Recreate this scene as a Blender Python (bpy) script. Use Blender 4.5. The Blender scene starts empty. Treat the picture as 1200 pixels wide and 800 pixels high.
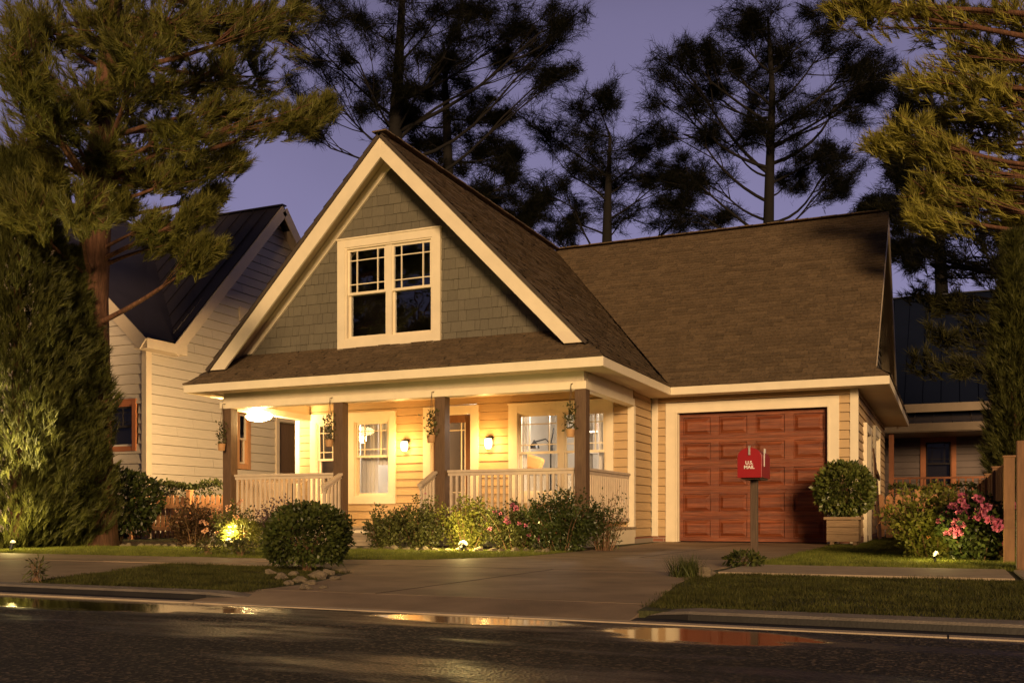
import bpy, math, random
import numpy as np
from mathutils import Vector, Matrix
random.seed(7); RNG = np.random.default_rng(11)
R = math.radians
S = bpy.context.scene
COL = S.collection
PI = math.pi

# ------------------------------------------------------------------ camera
CAMZ = .468; FPX = 1149.; YH = 604.; TH = math.atan2(511, FPX)
cd = bpy.data.cameras.new('camera'); cam = bpy.data.objects.new('camera', cd); COL.objects.link(cam)
cam.location = (0, 0, CAMZ); cam.rotation_euler = (R(90), 0, TH)
cd.sensor_width = 36; cd.lens = 36*FPX/1200; cd.shift_y = (YH-400)/1200; cd.clip_end = 900; cd.clip_start = .05
S.camera = cam
FW = Vector((-math.sin(TH), math.cos(TH), 0)); RT = Vector((math.cos(TH), math.sin(TH), 0))
def at(px, py, d):
    """world point seen at photo pixel (px,py), d metres out"""
    return Vector((0, 0, CAMZ)) + (FW + RT*((px-600)/FPX) + Vector((0, 0, 1))*((YH-py)/FPX))*d

# ------------------------------------------------------------------ materials
def nt(name):
    m = bpy.data.materials.new(name); m.use_nodes = True
    return m, m.node_tree.nodes, m.node_tree.links, m.node_tree.nodes['Principled BSDF']
def M(name, col, rough=.6, var=.18, scale=6, bump=0, bscale=60, stretch=(1, 1, 1), island=0, spec=.35, hue=None, detail=5, dirt=0):
    m, N, L, B = nt(name)
    B.inputs['Roughness'].default_value = rough
    B.inputs['Specular IOR Level'].default_value = spec
    tc = N.new('ShaderNodeTexCoord'); mp = N.new('ShaderNodeMapping'); mp.inputs['Scale'].default_value = stretch
    L.new(tc.outputs['Object'], mp.inputs['Vector'])
    nz = N.new('ShaderNodeTexNoise'); nz.inputs['Scale'].default_value = scale; nz.inputs['Detail'].default_value = detail
    nz.inputs['Roughness'].default_value = .62
    L.new(mp.outputs[0], nz.inputs['Vector'])
    mr = N.new('ShaderNodeMapRange'); mr.inputs[1].default_value = .28; mr.inputs[2].default_value = .72
    mr.inputs[3].default_value = 1-var; mr.inputs[4].default_value = 1+var
    L.new(nz.outputs[0], mr.inputs[0])
    val = mr.outputs[0]
    if island:
        g = N.new('ShaderNodeNewGeometry'); m2 = N.new('ShaderNodeMapRange')
        m2.inputs[3].default_value = 1-island; m2.inputs[4].default_value = 1+island
        L.new(g.outputs['Random Per Island'], m2.inputs[0])
        mu = N.new('ShaderNodeMath'); mu.operation = 'MULTIPLY'; L.new(val, mu.inputs[0]); L.new(m2.outputs[0], mu.inputs[1]); val = mu.outputs[0]
    vm = N.new('ShaderNodeVectorMath'); vm.operation = 'SCALE'
    if hue:
        mx = N.new('ShaderNodeMix'); mx.data_type = 'RGBA'; mx.inputs[6].default_value = (*col, 1); mx.inputs[7].default_value = (*hue, 1)
        if island:
            L.new(g.outputs['Random Per Island'], mx.inputs[0])
        else:
            n2 = N.new('ShaderNodeTexNoise'); n2.inputs['Scale'].default_value = scale*.23; n2.inputs['Detail'].default_value = 3
            L.new(mp.outputs[0], n2.inputs['Vector'])
            r2 = N.new('ShaderNodeMapRange'); r2.inputs[1].default_value = .35; r2.inputs[2].default_value = .65; L.new(n2.outputs[0], r2.inputs[0])
            L.new(r2.outputs[0], mx.inputs[0])
        L.new(mx.outputs[2], vm.inputs[0])
    else:
        vm.inputs[0].default_value = col
    L.new(val, vm.inputs['Scale']); L.new(vm.outputs[0], B.inputs['Base Color'])
    if bump:
        nb = N.new('ShaderNodeTexNoise'); nb.inputs['Scale'].default_value = bscale; nb.inputs['Detail'].default_value = 4
        L.new(mp.outputs[0], nb.inputs['Vector'])
        bp = N.new('ShaderNodeBump'); bp.inputs['Strength'].default_value = bump; bp.inputs['Distance'].default_value = .02
        L.new(nb.outputs[0], bp.inputs['Height']); L.new(bp.outputs[0], B.inputs['Normal'])
    return m
def leafmat(name, c1, c2, rough=.5, trans=.25, spec=.25, clump=4.5):
    m, N, L, B = nt(name)
    g = N.new('ShaderNodeNewGeometry'); mx = N.new('ShaderNodeMix'); mx.data_type = 'RGBA'
    mx.inputs[6].default_value = (*c1, 1); mx.inputs[7].default_value = (*c2, 1)
    L.new(g.outputs['Random Per Island'], mx.inputs[0])
    tc = N.new('ShaderNodeTexCoord'); nz = N.new('ShaderNodeTexNoise'); nz.inputs['Scale'].default_value = clump; nz.inputs['Detail'].default_value = 3; L.new(tc.outputs['Object'], nz.inputs['Vector'])
    mr = N.new('ShaderNodeMapRange'); mr.inputs[1].default_value = .33; mr.inputs[2].default_value = .67; mr.inputs[3].default_value = .55; mr.inputs[4].default_value = 1.5; L.new(nz.outputs[0], mr.inputs[0])
    vs = N.new('ShaderNodeVectorMath'); vs.operation = 'SCALE'; L.new(mx.outputs[2], vs.inputs[0]); L.new(mr.outputs[0], vs.inputs['Scale'])
    L.new(vs.outputs[0], B.inputs['Base Color'])
    B.inputs['Roughness'].default_value = rough; B.inputs['Specular IOR Level'].default_value = spec
    t = N.new('ShaderNodeBsdfTranslucent'); L.new(vs.outputs[0], t.inputs['Color'])
    ms = N.new('ShaderNodeMixShader'); ms.inputs[0].default_value = trans
    L.new(B.outputs[0], ms.inputs[1]); L.new(t.outputs[0], ms.inputs[2])
    L.new(ms.outputs[0], N['Material Output'].inputs['Surface'])
    return m
def emit(name, col, s):
    m, N, L, B = nt(name); B.inputs['Emission Color'].default_value = (*col, 1); B.inputs['Emission Strength'].default_value = s
    B.inputs['Base Color'].default_value = (.02, .015, .01, 1); return m
def glass(name, tint=.9, refl=1.0):
    m, N, L, B = nt(name)
    tr = N.new('ShaderNodeBsdfTransparent'); tr.inputs[0].default_value = (tint, tint, tint, 1)
    gl = N.new('ShaderNodeBsdfGlossy'); gl.inputs['Roughness'].default_value = .015
    fr = N.new('ShaderNodeFresnel'); fr.inputs['IOR'].default_value = 1.5
    mu = N.new('ShaderNodeMath'); mu.operation = 'MULTIPLY'; mu.inputs[1].default_value = 1.8*refl; L.new(fr.outputs[0], mu.inputs[0])
    tc = N.new('ShaderNodeTexCoord'); nz = N.new('ShaderNodeTexNoise'); nz.inputs['Scale'].default_value = 2.2; L.new(tc.outputs['Object'], nz.inputs[0])
    bp = N.new('ShaderNodeBump'); bp.inputs['Strength'].default_value = .05; bp.inputs['Distance'].default_value = .05
    L.new(nz.outputs[0], bp.inputs['Height']); L.new(bp.outputs[0], gl.inputs['Normal'])
    ms = N.new('ShaderNodeMixShader'); L.new(mu.outputs[0], ms.inputs[0]); L.new(tr.outputs[0], ms.inputs[1]); L.new(gl.outputs[0], ms.inputs[2])
    L.new(ms.outputs[0], N['Material Output'].inputs['Surface']); return m
def asphalt():
    m, N, L, B = nt('asphalt')
    tc = N.new('ShaderNodeTexCoord')
    def noise(sc, det, st=(1, 1, 1)):
        mp = N.new('ShaderNodeMapping'); mp.inputs['Scale'].default_value = st; L.new(tc.outputs['Object'], mp.inputs[0])
        n = N.new('ShaderNodeTexNoise'); n.inputs['Scale'].default_value = sc; n.inputs['Detail'].default_value = det; L.new(mp.outputs[0], n.inputs['Vector']); return n
    def rng(src, a, b, c, d):
        r = N.new('ShaderNodeMapRange'); r.inputs[1].default_value = a; r.inputs[2].default_value = b; r.inputs[3].default_value = c; r.inputs[4].default_value = d; L.new(src, r.inputs[0]); return r.outputs[0]
    n1 = noise(130, 2); n2 = noise(.8, 6, (1, 2.2, 1)); n3 = noise(1.6, 4, (.55, 2.4, 1))
    vo = N.new('ShaderNodeTexVoronoi'); vo.inputs['Scale'].default_value = 75; L.new(tc.outputs['Object'], vo.inputs['Vector'])
    cr = N.new('ShaderNodeValToRGB'); e = cr.color_ramp.elements
    e[0].position = .25; e[0].color = (.006, .0048, .004, 1); e[1].position = 1; e[1].color = (.13, .095, .065, 1); k_ = e.new(.7); k_.color = (.022, .017, .013, 1)
    sc_ = N.new('ShaderNodeSeparateColor'); L.new(vo.outputs['Color'], sc_.inputs[0]); mxx = N.new('ShaderNodeMath'); mxx.operation = 'MULTIPLY_ADD'; L.new(n1.outputs[0], mxx.inputs[0]); mxx.inputs[1].default_value = .5; mxx.inputs[2].default_value = -.25
    add_ = N.new('ShaderNodeMath'); L.new(sc_.outputs[0], add_.inputs[0]); L.new(mxx.outputs[0], add_.inputs[1]); L.new(add_.outputs[0], cr.inputs[0])
    vm = N.new('ShaderNodeVectorMath'); vm.operation = 'SCALE'; L.new(cr.outputs[0], vm.inputs[0]); L.new(rng(n2.outputs[0], .3, .7, .5, 1.4), vm.inputs['Scale'])
    # wet film: towards the gutter and in patches
    sx = N.new('ShaderNodeSeparateXYZ'); L.new(tc.outputs['Object'], sx.inputs[0])
    gy = rng(sx.outputs['Y'], 3.0, 4.7, -.16, .2)
    ad = N.new('ShaderNodeMath'); L.new(n3.outputs[0], ad.inputs[0]); L.new(gy, ad.inputs[1])
    wet = rng(ad.outputs[0], .52, .68, 0, 1)
    def mth(op, a, b):
        n = N.new('ShaderNodeMath'); n.operation = op
        for i, q in enumerate((a, b)):
            if isinstance(q, (int, float)): n.inputs[i].default_value = q
            else: L.new(q, n.inputs[i])
        return n.outputs[0]
    n4 = noise(4.5, 4, (.6, 1.6, 1)); pud = None
    for cx, cy, rx, ry in ((-4.75, 4.2, 1.5, .36), (-.92, 4.12, .52, .3), (-2.1, 4.3, .62, .18)):
        dx = mth('DIVIDE', mth('SUBTRACT', sx.outputs['X'], cx), rx); dy = mth('DIVIDE', mth('SUBTRACT', sx.outputs['Y'], cy), ry)
        q = mth('SUBTRACT', 1.0, mth('ADD', mth('MULTIPLY', dx, dx), mth('MULTIPLY', dy, dy)))
        pud = q if pud is None else mth('MAXIMUM', pud, q)
    pud = mth('ADD', mth('MAXIMUM', pud, -2.0), mth('MULTIPLY', mth('SUBTRACT', n4.outputs[0], .5), 1.6))
    dmp = None
    for cx, cy, rx, ry in ((-1.4, 2.85, 1.0, .3), (-3.0, 3.5, .75, .3), (-2.6, 4.15, 1.6, .3), (-.3, 3.2, .5, .15)):
        dx = mth('DIVIDE', mth('SUBTRACT', sx.outputs['X'], cx), rx); dy = mth('DIVIDE', mth('SUBTRACT', sx.outputs['Y'], cy), ry)
        q = mth('SUBTRACT', 1.0, mth('ADD', mth('MULTIPLY', dx, dx), mth('MULTIPLY', dy, dy)))
        dmp = q if dmp is None else mth('MAXIMUM', dmp, q)
    dmp = mth('ADD', mth('MAXIMUM', dmp, -2.0), mth('MULTIPLY', mth('SUBTRACT', noise(3.2, 5, (.8, 2.5, 1)).outputs[0], .5), 3.2))
    wet = mth('MAXIMUM', wet, mth('MULTIPLY', rng(dmp, -.3, .9, 0, 1), .85)); wet = mth('MAXIMUM', wet, rng(pud, -.55, .15, 0, 1)); pool = rng(pud, .1, .32, 0, 1)
    v2 = N.new('ShaderNodeVectorMath'); v2.operation = 'SCALE'; L.new(vm.outputs[0], v2.inputs[0]); L.new(rng(wet, 0, 1, 1, .55), v2.inputs['Scale']); L.new(v2.outputs[0], B.inputs['Base Color'])
    L.new(rng(wet, 0, 1, .3, .7), B.inputs['Specular IOR Level'])
    b1 = N.new('ShaderNodeBump'); b1.inputs['Distance'].default_value = .01; L.new(mth('MULTIPLY', rng(wet, 0, 1, 1.0, .4), mth('SUBTRACT', 1.0, pool)), b1.inputs['Strength']); L.new(mth('ADD', mth('MULTIPLY', rng(wet, 0, 1, .78, .29), mth('SUBTRACT', 1.0, pool)), .07), B.inputs['Roughness'])
    L.new(vo.outputs['Distance'], b1.inputs['Height']); L.new(b1.outputs[0], B.inputs['Normal'])
    return m
def brickmat():
    m, N, L, B = nt('brick')
    tc = N.new('ShaderNodeTexCoord'); mp = N.new('ShaderNodeMapping'); mp.inputs['Rotation'].default_value = (R(90), 0, 0)
    b = N.new('ShaderNodeTexBrick'); b.inputs['Scale'].default_value = 1; b.inputs['Brick Width'].default_value = .2; b.inputs['Row Height'].default_value = .065
    b.inputs['Mortar Size'].default_value = .006; b.inputs['Color1'].default_value = (.3, .12, .07, 1); b.inputs['Color2'].default_value = (.2, .08, .05, 1); b.inputs['Mortar'].default_value = (.3, .25, .2, 1)
    L.new(tc.outputs['Object'], mp.inputs[0]); L.new(mp.outputs[0], b.inputs[0]); L.new(b.outputs[0], B.inputs['Base Color']); B.inputs['Roughness'].default_value = .85
    return m
MT = dict(
    siding=M('tan_siding', (.5, .35, .185), .55, .1, 3, .15, 30, (1, 1, 14)),
    trim=M('cream_trim_paint', (.76, .67, .5), .45, .06, 4, .05, 40),
    soffit=M('soffit_paint', (.62, .5, .34), .6, .06, 3),
    gable=M('gable_shingle', (.13, .117, .088), .75, .14, 9, .3, 40, (6, 6, 1), island=.08),
    roof=M('roof_shingle', (.135, .093, .055), .9, .4, 26, .6, 260, island=.19),
    roofbase=M('roof_edge', (.06, .045, .035), .8),
    garage=M('garage_wood', (.135, .03, .011), .42, .6, 6, .35, 30, (.5, 1, 16), hue=(.24, .068, .025)),
    rail=M('railing_paint', (.56, .46, .35), .5, .12, 6, .1, 40),
    post=M('post_wood', (.115, .068, .038), .6, .3, 8, .25, 40, (8, 8, .6)),
    door=M('door_wood', (.17, .075, .03), .4, .25, 8, .1, 40, (8, 8, .7)),
    deck=M('porch_boards', (.3, .24, .17), .6, .2, 6),
    brick=brickmat(),
    concrete=M('driveway_concrete', (.36, .265, .175), .7, .3, 2.2, .35, 110, detail=11, hue=(.21, .15, .1)),
    walk=M('sidewalk_concrete', (.36, .28, .2), .8, .15, 4, .25, 130, detail=9),
    kerb=M('kerb_concrete', (.2, .17, .14), .8, .25, 6, .4, 90, detail=9),
    kerbface=M('dark_kerb_face', (.016, .014, .013), .6, .3, 6, .12, 90, detail=9),  # kerb face and gutter, much darker than the kerb top
    gutter=M('gutter_concrete', (.42, .34, .25), .7, .22, 5, .3, 110),
    soil=M('soil', (.05, .035, .022), .95, .35, 9, .8, 60),
    turf=M('turf_soil', (.05, .052, .02), .95, .35, 12, .8, 90),
    stone=M('stone', (.2, .16, .11), .85, .3, 8, .6, 30),
    asphalt=asphalt(),
    mailred=M('red_enamel', (.3, .008, .01), .35, .06, 10, spec=.5),
    mailpost=M('mailbox_post_wood', (.1, .065, .042), .75, .3, 8, .3, 50, (7, 7, .7)),
    white=M('white_paint', (.8, .78, .74), .5, .04, 5),
    metal=M('grey_metal', (.35, .33, .3), .4, .1, 20),
    nsiding=M('pale_siding', (.47, .41, .345), .6, .09, 3, .15, 30, (1, 1, 14)),
    ntrim=M('pale_trim', (.55, .45, .34), .5, .06, 4),
    nroof=M('standing_seam', (.035, .03, .042), .4, .12, 2),
    orange=M('orange_brown_trim', (.33, .12, .05), .5, .12, 6),
    rsiding=M('shaded_far_siding', (.13, .1, .095), .6, .1, 3),  # the far house's shade is put into its siding, roof and trim colours
    rroof=M('shaded_blue_metal_roof', (.006, .009, .022), .4, .1, 2),
    rtrim=M('shaded_far_trim', (.2, .15, .105), .5, .08, 5),
    picket=M('picket_wood', (.4, .2, .09), .65, .22, 6, .2, 40, (6, 6, .7), island=.15),
    board=M('board_fence_wood', (.2, .105, .05), .7, .25, 6, .2, 40, (6, 6, .7), island=.15),
    planter=M('planter_wood', (.3, .2, .11), .65, .3, 7, .25, 40, (.7, 1, 8)),
    bark=M('pine_bark', (.11, .052, .03), .9, .55, 7, 1., 14, (3.5, 3.5, .55)),
    unlitbark=M('unlit_bark', (.006, .0045, .004), .9, .3, 6, .6, 22),  # near-black: the lack of light is put into the bark colour
    twig=M('twig_bark', (.2, .11, .06), .85, .25, 9),
    dark=M('dark_room', (.02, .016, .018), .9, .05),
    plaster=M('plaster', (.62, .58, .52), .85, .05, 3),
    wallwarm=M('warm_plaster', (.55, .42, .28), .85, .05, 3),
    curtain=M('sheer_curtain', (.72, .7, .7), .9, .1, 8, stretch=(12, 1, .3)),
    black=M('black_metal', (.012, .012, .013), .4, .05),
    cushion=M('orange_fabric', (.62, .3, .09), .9, .1, 10),
    sofa=M('grey_fabric', (.5, .47, .45), .9, .08, 10),
    pot=M('pot_wood', (.42, .24, .11), .7, .2, 9),
    glass=glass('lit_window_glass', .95, .6), nightglass=glass('night_window_glass', .75, 3.2), dimglass=glass('dim_window_glass', .7, .6),
    water=None,
)
m, N, L, B = nt('puddle_water'); B.inputs['Base Color'].default_value = (.03, .024, .018, 1); B.inputs['Roughness'].default_value = .03
B.inputs['Specular IOR Level'].default_value = .9; MT['water'] = m
tc = N.new('ShaderNodeTexCoord'); nz = N.new('ShaderNodeTexNoise'); nz.inputs['Scale'].default_value = 14; L.new(tc.outputs['Object'], nz.inputs[0])
bp = N.new('ShaderNodeBump'); bp.inputs['Strength'].default_value = .006; bp.inputs['Distance'].default_value = .02; L.new(nz.outputs[0], bp.inputs['Height']); L.new(bp.outputs[0], B.inputs['Normal'])
LF = dict(
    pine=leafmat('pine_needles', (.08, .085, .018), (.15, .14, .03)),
    pinelit=leafmat('lit_pine_needles', (.2, .19, .035), (.3, .27, .05)),  # brighter needle copy, the light on the right pine put into the colour
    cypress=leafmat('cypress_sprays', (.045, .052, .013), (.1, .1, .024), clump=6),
    far=leafmat('unlit_far_needles', (.004, .005, .003), (.008, .008, .0045), trans=.1, spec=.05),  # background trees get no light; that darkness is put into the colour
    dim=leafmat('shaded_needles', (.03, .032, .01), (.06, .055, .016)),  # darker needle copy, shade put into the colour
    round=leafmat('boxwood_leaves', (.035, .05, .012), (.075, .085, .02), .4),
    ball=leafmat('topiary_leaves', (.07, .1, .02), (.16, .17, .04), .35, spec=.4),
    camellia=leafmat('camellia_leaves', (.03, .045, .012), (.06, .075, .018), .35, spec=.4),
    shrub=leafmat('shrub_leaves', (.05, .055, .016), (.1, .1, .03), .45),
    yellow=leafmat('golden_leaves', (.12, .13, .02), (.2, .19, .04), .5),
    redleaf=leafmat('dark_red_leaves', (.05, .025, .015), (.1, .06, .025), .5),
    hedge=leafmat('hedge_leaves', (.04, .055, .014), (.08, .085, .02), .5),
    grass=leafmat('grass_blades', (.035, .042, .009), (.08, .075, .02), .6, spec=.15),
    grasslit=leafmat('lit_lawn_blades', (.09, .115, .018), (.17, .17, .035), .6, spec=.15),  # brighter copy of the verge grass, the lawn's light put into the colour
    pinkf=leafmat('pink_petals', (.4, .08, .17), (.56, .17, .27)),
    whitef=leafmat('white_petals', (.75, .7, .6), (.8, .74, .55)),
    peachf=leafmat('peach_petals', (.62, .3, .18), (.7, .4, .28)),
    orangef=leafmat('orange_petals', (.55, .2, .06), (.6, .28, .1)),
    redf=leafmat('red_berries', (.35, .04, .02), (.45, .08, .03)),
    purple=leafmat('purple_grey_leaves', (.08, .05, .06), (.12, .08, .08)),
)

# ------------------------------------------------------------------ object helpers
def tag(o, label=None, cat=None, group=None, kind=None):
    if label: o['label'] = label
    if cat: o['category'] = cat
    if group: o['group'] = group
    if kind: o['kind'] = kind
    return o
def empty(name, loc, label, cat, group=None):
    o = bpy.data.objects.new(name, None); COL.objects.link(o); o.location = loc; o.empty_display_size = .2
    return tag(o, label, cat, group)
def root_of(o):
    while o.parent: o = o.parent
    return o
def link(name, me, parent=None):
    o = bpy.data.objects.new(name, me); COL.objects.link(o)
    if parent is not None: o.parent = parent
    return o
def copy_tree(o, parent=None):
    c = o.copy(); COL.objects.link(c); c.parent = parent
    for ch in list(o.children): copy_tree(ch, c)
    return c
class MB:
    def __init__(s): s.v = []; s.f = []
    def add(s, vs, fs):
        b = len(s.v); s.v += [tuple(v) for v in vs]; s.f += [tuple(i+b for i in f) for f in fs]
    def quad(s, a, b, c, d): s.add((a, b, c, d), ((0, 1, 2, 3),))
    def poly(s, ps): s.add(ps, (tuple(range(len(ps))),))
    def hexa(s, p):  # 8 corners: bottom 0-3 loop, top 4-7 loop
        s.add(p, ((3, 2, 1, 0), (4, 5, 6, 7), (0, 1, 5, 4), (1, 2, 6, 5), (2, 3, 7, 6), (3, 0, 4, 7)))
    def box(s, x0, x1, y0, y1, z0, z1):
        s.hexa([(x0, y0, z0), (x1, y0, z0), (x1, y1, z0), (x0, y1, z0), (x0, y0, z1), (x1, y0, z1), (x1, y1, z1), (x0, y1, z1)])
    def bar(s, a, b, w, h, up=(0, 0, 1)):
        a = Vector(a); b = Vector(b); d = (b-a).normalized(); sd = d.cross(Vector(up)).normalized()*w/2; u = sd.cross(d).normalized()*h/2
        s.hexa([a-sd-u, a+sd-u, b+sd-u, b-sd-u, a-sd+u, a+sd+u, b+sd+u, b-sd+u])
    def tube(s, pts, rad, n=7, cap=True):
        pts = [Vector(p) for p in pts]; b = len(s.v); k = len(pts)
        if not hasattr(rad, '__len__'): rad = [rad]*k
        ref = Vector((.31, .17, .93))
        for i, p in enumerate(pts):
            t = (pts[min(i+1, k-1)]-pts[max(i-1, 0)]).normalized()
            a = t.cross(ref); a = a.normalized() if a.length > .05 else t.cross(Vector((1, 0, 0))).normalized(); c = t.cross(a)
            for j in range(n):
                q = 2*PI*j/n; s.v.append(tuple(p + (a*math.cos(q)+c*math.sin(q))*rad[i]))
        for i in range(k-1):
            for j in range(n):
                s.f.append((b+i*n+j, b+i*n+(j+1) % n, b+(i+1)*n+(j+1) % n, b+(i+1)*n+j))
        if cap:
            s.f.append(tuple(b+j for j in range(n))[::-1]); s.f.append(tuple(b+(k-1)*n+j for j in range(n)))
    def lathe(s, prof, c, n=16):
        pts = prof; b = len(s.v)
        for r, z in pts:
            for j in range(n):
                s.v.append((c[0]+r*math.cos(2*PI*j/n), c[1]+r*math.sin(2*PI*j/n), c[2]+z))
        for i in range(len(pts)-1):
            for j in range(n):
                s.f.append((b+i*n+j, b+i*n+(j+1) % n, b+(i+1)*n+(j+1) % n, b+(i+1)*n+j))
        s.f.append(tuple(b+j for j in range(n))[::-1]); s.f.append(tuple(b+(len(pts)-1)*n+j for j in range(n)))
    def build(s, name, mat, parent=None, smooth=False, bevel=0, loc=None):
        off = Vector((0, 0, 0))
        if parent is not None: off = root_of(parent).location
        elif loc is not None: off = Vector(loc)
        me = bpy.data.meshes.new(name); me.from_pydata([(x-off[0], y-off[1], z-off[2]) for x, y, z in s.v], [], s.f)
        me.materials.append(mat)
        if smooth: me.polygons.foreach_set('use_smooth', [True]*len(me.polygons))
        o = link(name, me, parent)
        if parent is None and loc is not None: o.location = off
        if bevel:
            md = o.modifiers.new('bevel', 'BEVEL'); md.width = bevel; md.segments = 2; md.limit_method = 'ANGLE'
        return o
def np_mesh(name, V, k, mat, parent=None, loc=None):
    """V: (n*k,3) loose k-gons"""
    V = np.asarray(V, dtype=np.float32).reshape(-1, 3)
    off = root_of(parent).location if parent is not None else (loc if loc is not None else (0, 0, 0))
    V = V - np.array(off, dtype=np.float32)
    n = len(V)//k
    me = bpy.data.meshes.new(name); me.vertices.add(n*k); me.loops.add(n*k); me.polygons.add(n)
    me.vertices.foreach_set('co', V.ravel()); me.loops.foreach_set('vertex_index', np.arange(n*k, dtype=np.int32))
    me.polygons.foreach_set('loop_start', np.arange(0, n*k, k, dtype=np.int32)); me.polygons.foreach_set('loop_total', np.full(n, k, dtype=np.int32))
    me.update(calc_edges=True); me.materials.append(mat)
    o = link(name, me, parent)
    if parent is None and loc is not None: o.location = loc
    return o
def unit(a): return a/np.maximum(np.linalg.norm(a, axis=-1, keepdims=True), 1e-9)
def rdir(n): return unit(RNG.normal(size=(n, 3)))
def needles(P, D, L, W, m, spread=.8, back=.6):
    """tufts of m needles at P pointing about D -> triangles"""
    n = len(P); P = np.repeat(P, m, 0); D = np.repeat(D, m, 0)
    d = unit(D + spread*rdir(n*m)); l = L*RNG.uniform(.65, 1.1, (n*m, 1))
    b = P - D*RNG.uniform(0, back, (n*m, 1))*L
    s = unit(np.cross(d, rdir(n*m)))*W*.5
    return np.stack([b-s, b+s, b+d*l], 1).reshape(-1, 3)
def leaves(P, D, L, W, spread=1., fold=.25):
    n = len(P); d = unit(D+spread*rdir(n)); l = L*RNG.uniform(.6, 1.2, (n, 1)); s = unit(np.cross(d, rdir(n))); nn = np.cross(d, s); w = W*l/L*.5
    return np.stack([P, P+d*l*.5+s*w+nn*w*fold, P+d*l, P+d*l*.5-s*w+nn*w*fold], 1).reshape(-1, 3)
def blob(n, c, r, shell=.35, zlo=-1, bumps=0, seed=0):
    """points + outward dirs near the surface of a lumpy ellipsoid"""
    d = rdir(int(n*1.6)); d = d[d[:, 2] > zlo][:n]
    rr = 1-shell*RNG.random((len(d), 1))**1.7
    if bumps:
        g = np.random.default_rng(seed); q = unit(g.normal(size=(14, 3)))
        k = np.max(np.clip((d@q.T-.75)*4, 0, 1), 1)[:, None]; rr = rr*(1-bumps+bumps*1.4*k)
    return np.array(c)+d*rr*np.array(r), unit(d/np.array(r))

# ------------------------------------------------------------------ world, sun
w = bpy.data.worlds.new('World'); S.world = w; w.use_nodes = True
N = w.node_tree.nodes; L = w.node_tree.links; bg = N['Background']
SUN_AZ = (math.sin(R(27)), -math.cos(R(27))); SUN_EL = R(11.5)
sky = N.new('ShaderNodeTexSky'); sky.sky_type = 'NISHITA'; sky.sun_disc = False; sky.sun_elevation = SUN_EL; sky.sun_rotation = math.atan2(SUN_AZ[0], SUN_AZ[1])
tc = N.new('ShaderNodeTexCoord'); sx = N.new('ShaderNodeSeparateXYZ'); L.new(tc.outputs['Generated'], sx.inputs[0])
cr = N.new('ShaderNodeValToRGB'); L.new(sx.outputs['Z'], cr.inputs[0])
e = cr.color_ramp.elements; e[0].position = 0; e[0].color = (.3, .27, .4, 1); e[1].position = 1; e[1].color = (.012, .011, .018, 1)
for p, c in ((.12, (.235, .215, .36)), (.25, (.165, .15, .27)), (.45, (.115, .102, .185)), (.58, (.035, .031, .05))):
    k = e.new(p); k.color = (*c, 1)
mr = N.new('ShaderNodeMapRange'); mr.inputs[1].default_value = -.2; mr.inputs[2].default_value = .7; mr.inputs[3].default_value = .3; mr.inputs[4].default_value = 1.0
L.new(sx.outputs['Y'], mr.inputs[0])
v1 = N.new('ShaderNodeVectorMath'); v1.operation = 'SCALE'; L.new(cr.outputs[0], v1.inputs[0]); L.new(mr.outputs[0], v1.inputs['Scale'])
cl = N.new('ShaderNodeTexNoise'); cl.inputs['Scale'].default_value = 2.2; cl.inputs['Detail'].default_value = 5; L.new(tc.outputs['Generated'], cl.inputs['Vector'])
cm = N.new('ShaderNodeMapRange'); cm.inputs[1].default_value = .3; cm.inputs[2].default_value = .7; cm.inputs[3].default_value = .9; cm.inputs[4].default_value = 1.1; L.new(cl.outputs[0], cm.inputs[0])
v2 = N.new('ShaderNodeVectorMath'); v2.operation = 'SCALE'; L.new(v1.outputs[0], v2.inputs[0]); L.new(cm.outputs[0], v2.inputs['Scale'])
v3 = N.new('ShaderNodeVectorMath'); v3.operation = 'SCALE'; L.new(sky.outputs[0], v3.inputs[0]); v3.inputs['Scale'].default_value = .004
v4 = N.new('ShaderNodeVectorMath'); v4.operation = 'SCALE'; L.new(v2.outputs[0], v4.inputs[0]); v4.inputs['Scale'].default_value = 12.5
v5 = N.new('ShaderNodeVectorMath'); v5.operation = 'ADD'; L.new(v3.outputs[0], v5.inputs[0]); L.new(v4.outputs[0], v5.inputs[1])
L.new(v5.outputs[0], bg.inputs['Color']); bg.inputs['Strength'].default_value = .1
ld = bpy.data.lights.new('sun', 'SUN'); ld.energy = 3.4; ld.angle = R(14); ld.color = (1, .65, .32)
sun = bpy.data.objects.new('sun', ld); COL.objects.link(sun)
dv = Vector((-SUN_AZ[0]*math.cos(SUN_EL), -SUN_AZ[1]*math.cos(SUN_EL), -math.sin(SUN_EL)))
sun.rotation_euler = dv.to_track_quat('-Z', 'Y').to_euler()
S.view_settings.view_transform = 'Standard'; S.view_settings.look = 'None'; S.view_settings.exposure = .2; S.view_settings.gamma = 1
S.cycles.use_denoising = True; S.cycles.max_bounces = 6; S.cycles.transparent_max_bounces = 12; S.cycles.sample_clamp_indirect = 4; S.cycles.caustics_reflective = False; S.cycles.caustics_refractive = False

def lamp(name, loc, e, col=(1, .63, .25), r=.05, parent=None, spot=None, target=None):
    l = bpy.data.lights.new(name, 'SPOT' if spot else 'POINT'); l.energy = e; l.color = col; l.shadow_soft_size = r
    if spot: l.spot_size = spot; l.spot_blend = .6
    o = bpy.data.objects.new(name, l); COL.objects.link(o)
    if parent is not None: o.parent = parent; o.location = Vector(loc)-root_of(parent).location
    else: o.location = loc
    if target is not None: o.rotation_euler = (Vector(target)-Vector(loc)).to_track_quat('-Z', 'Y').to_euler()
    return o

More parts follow.
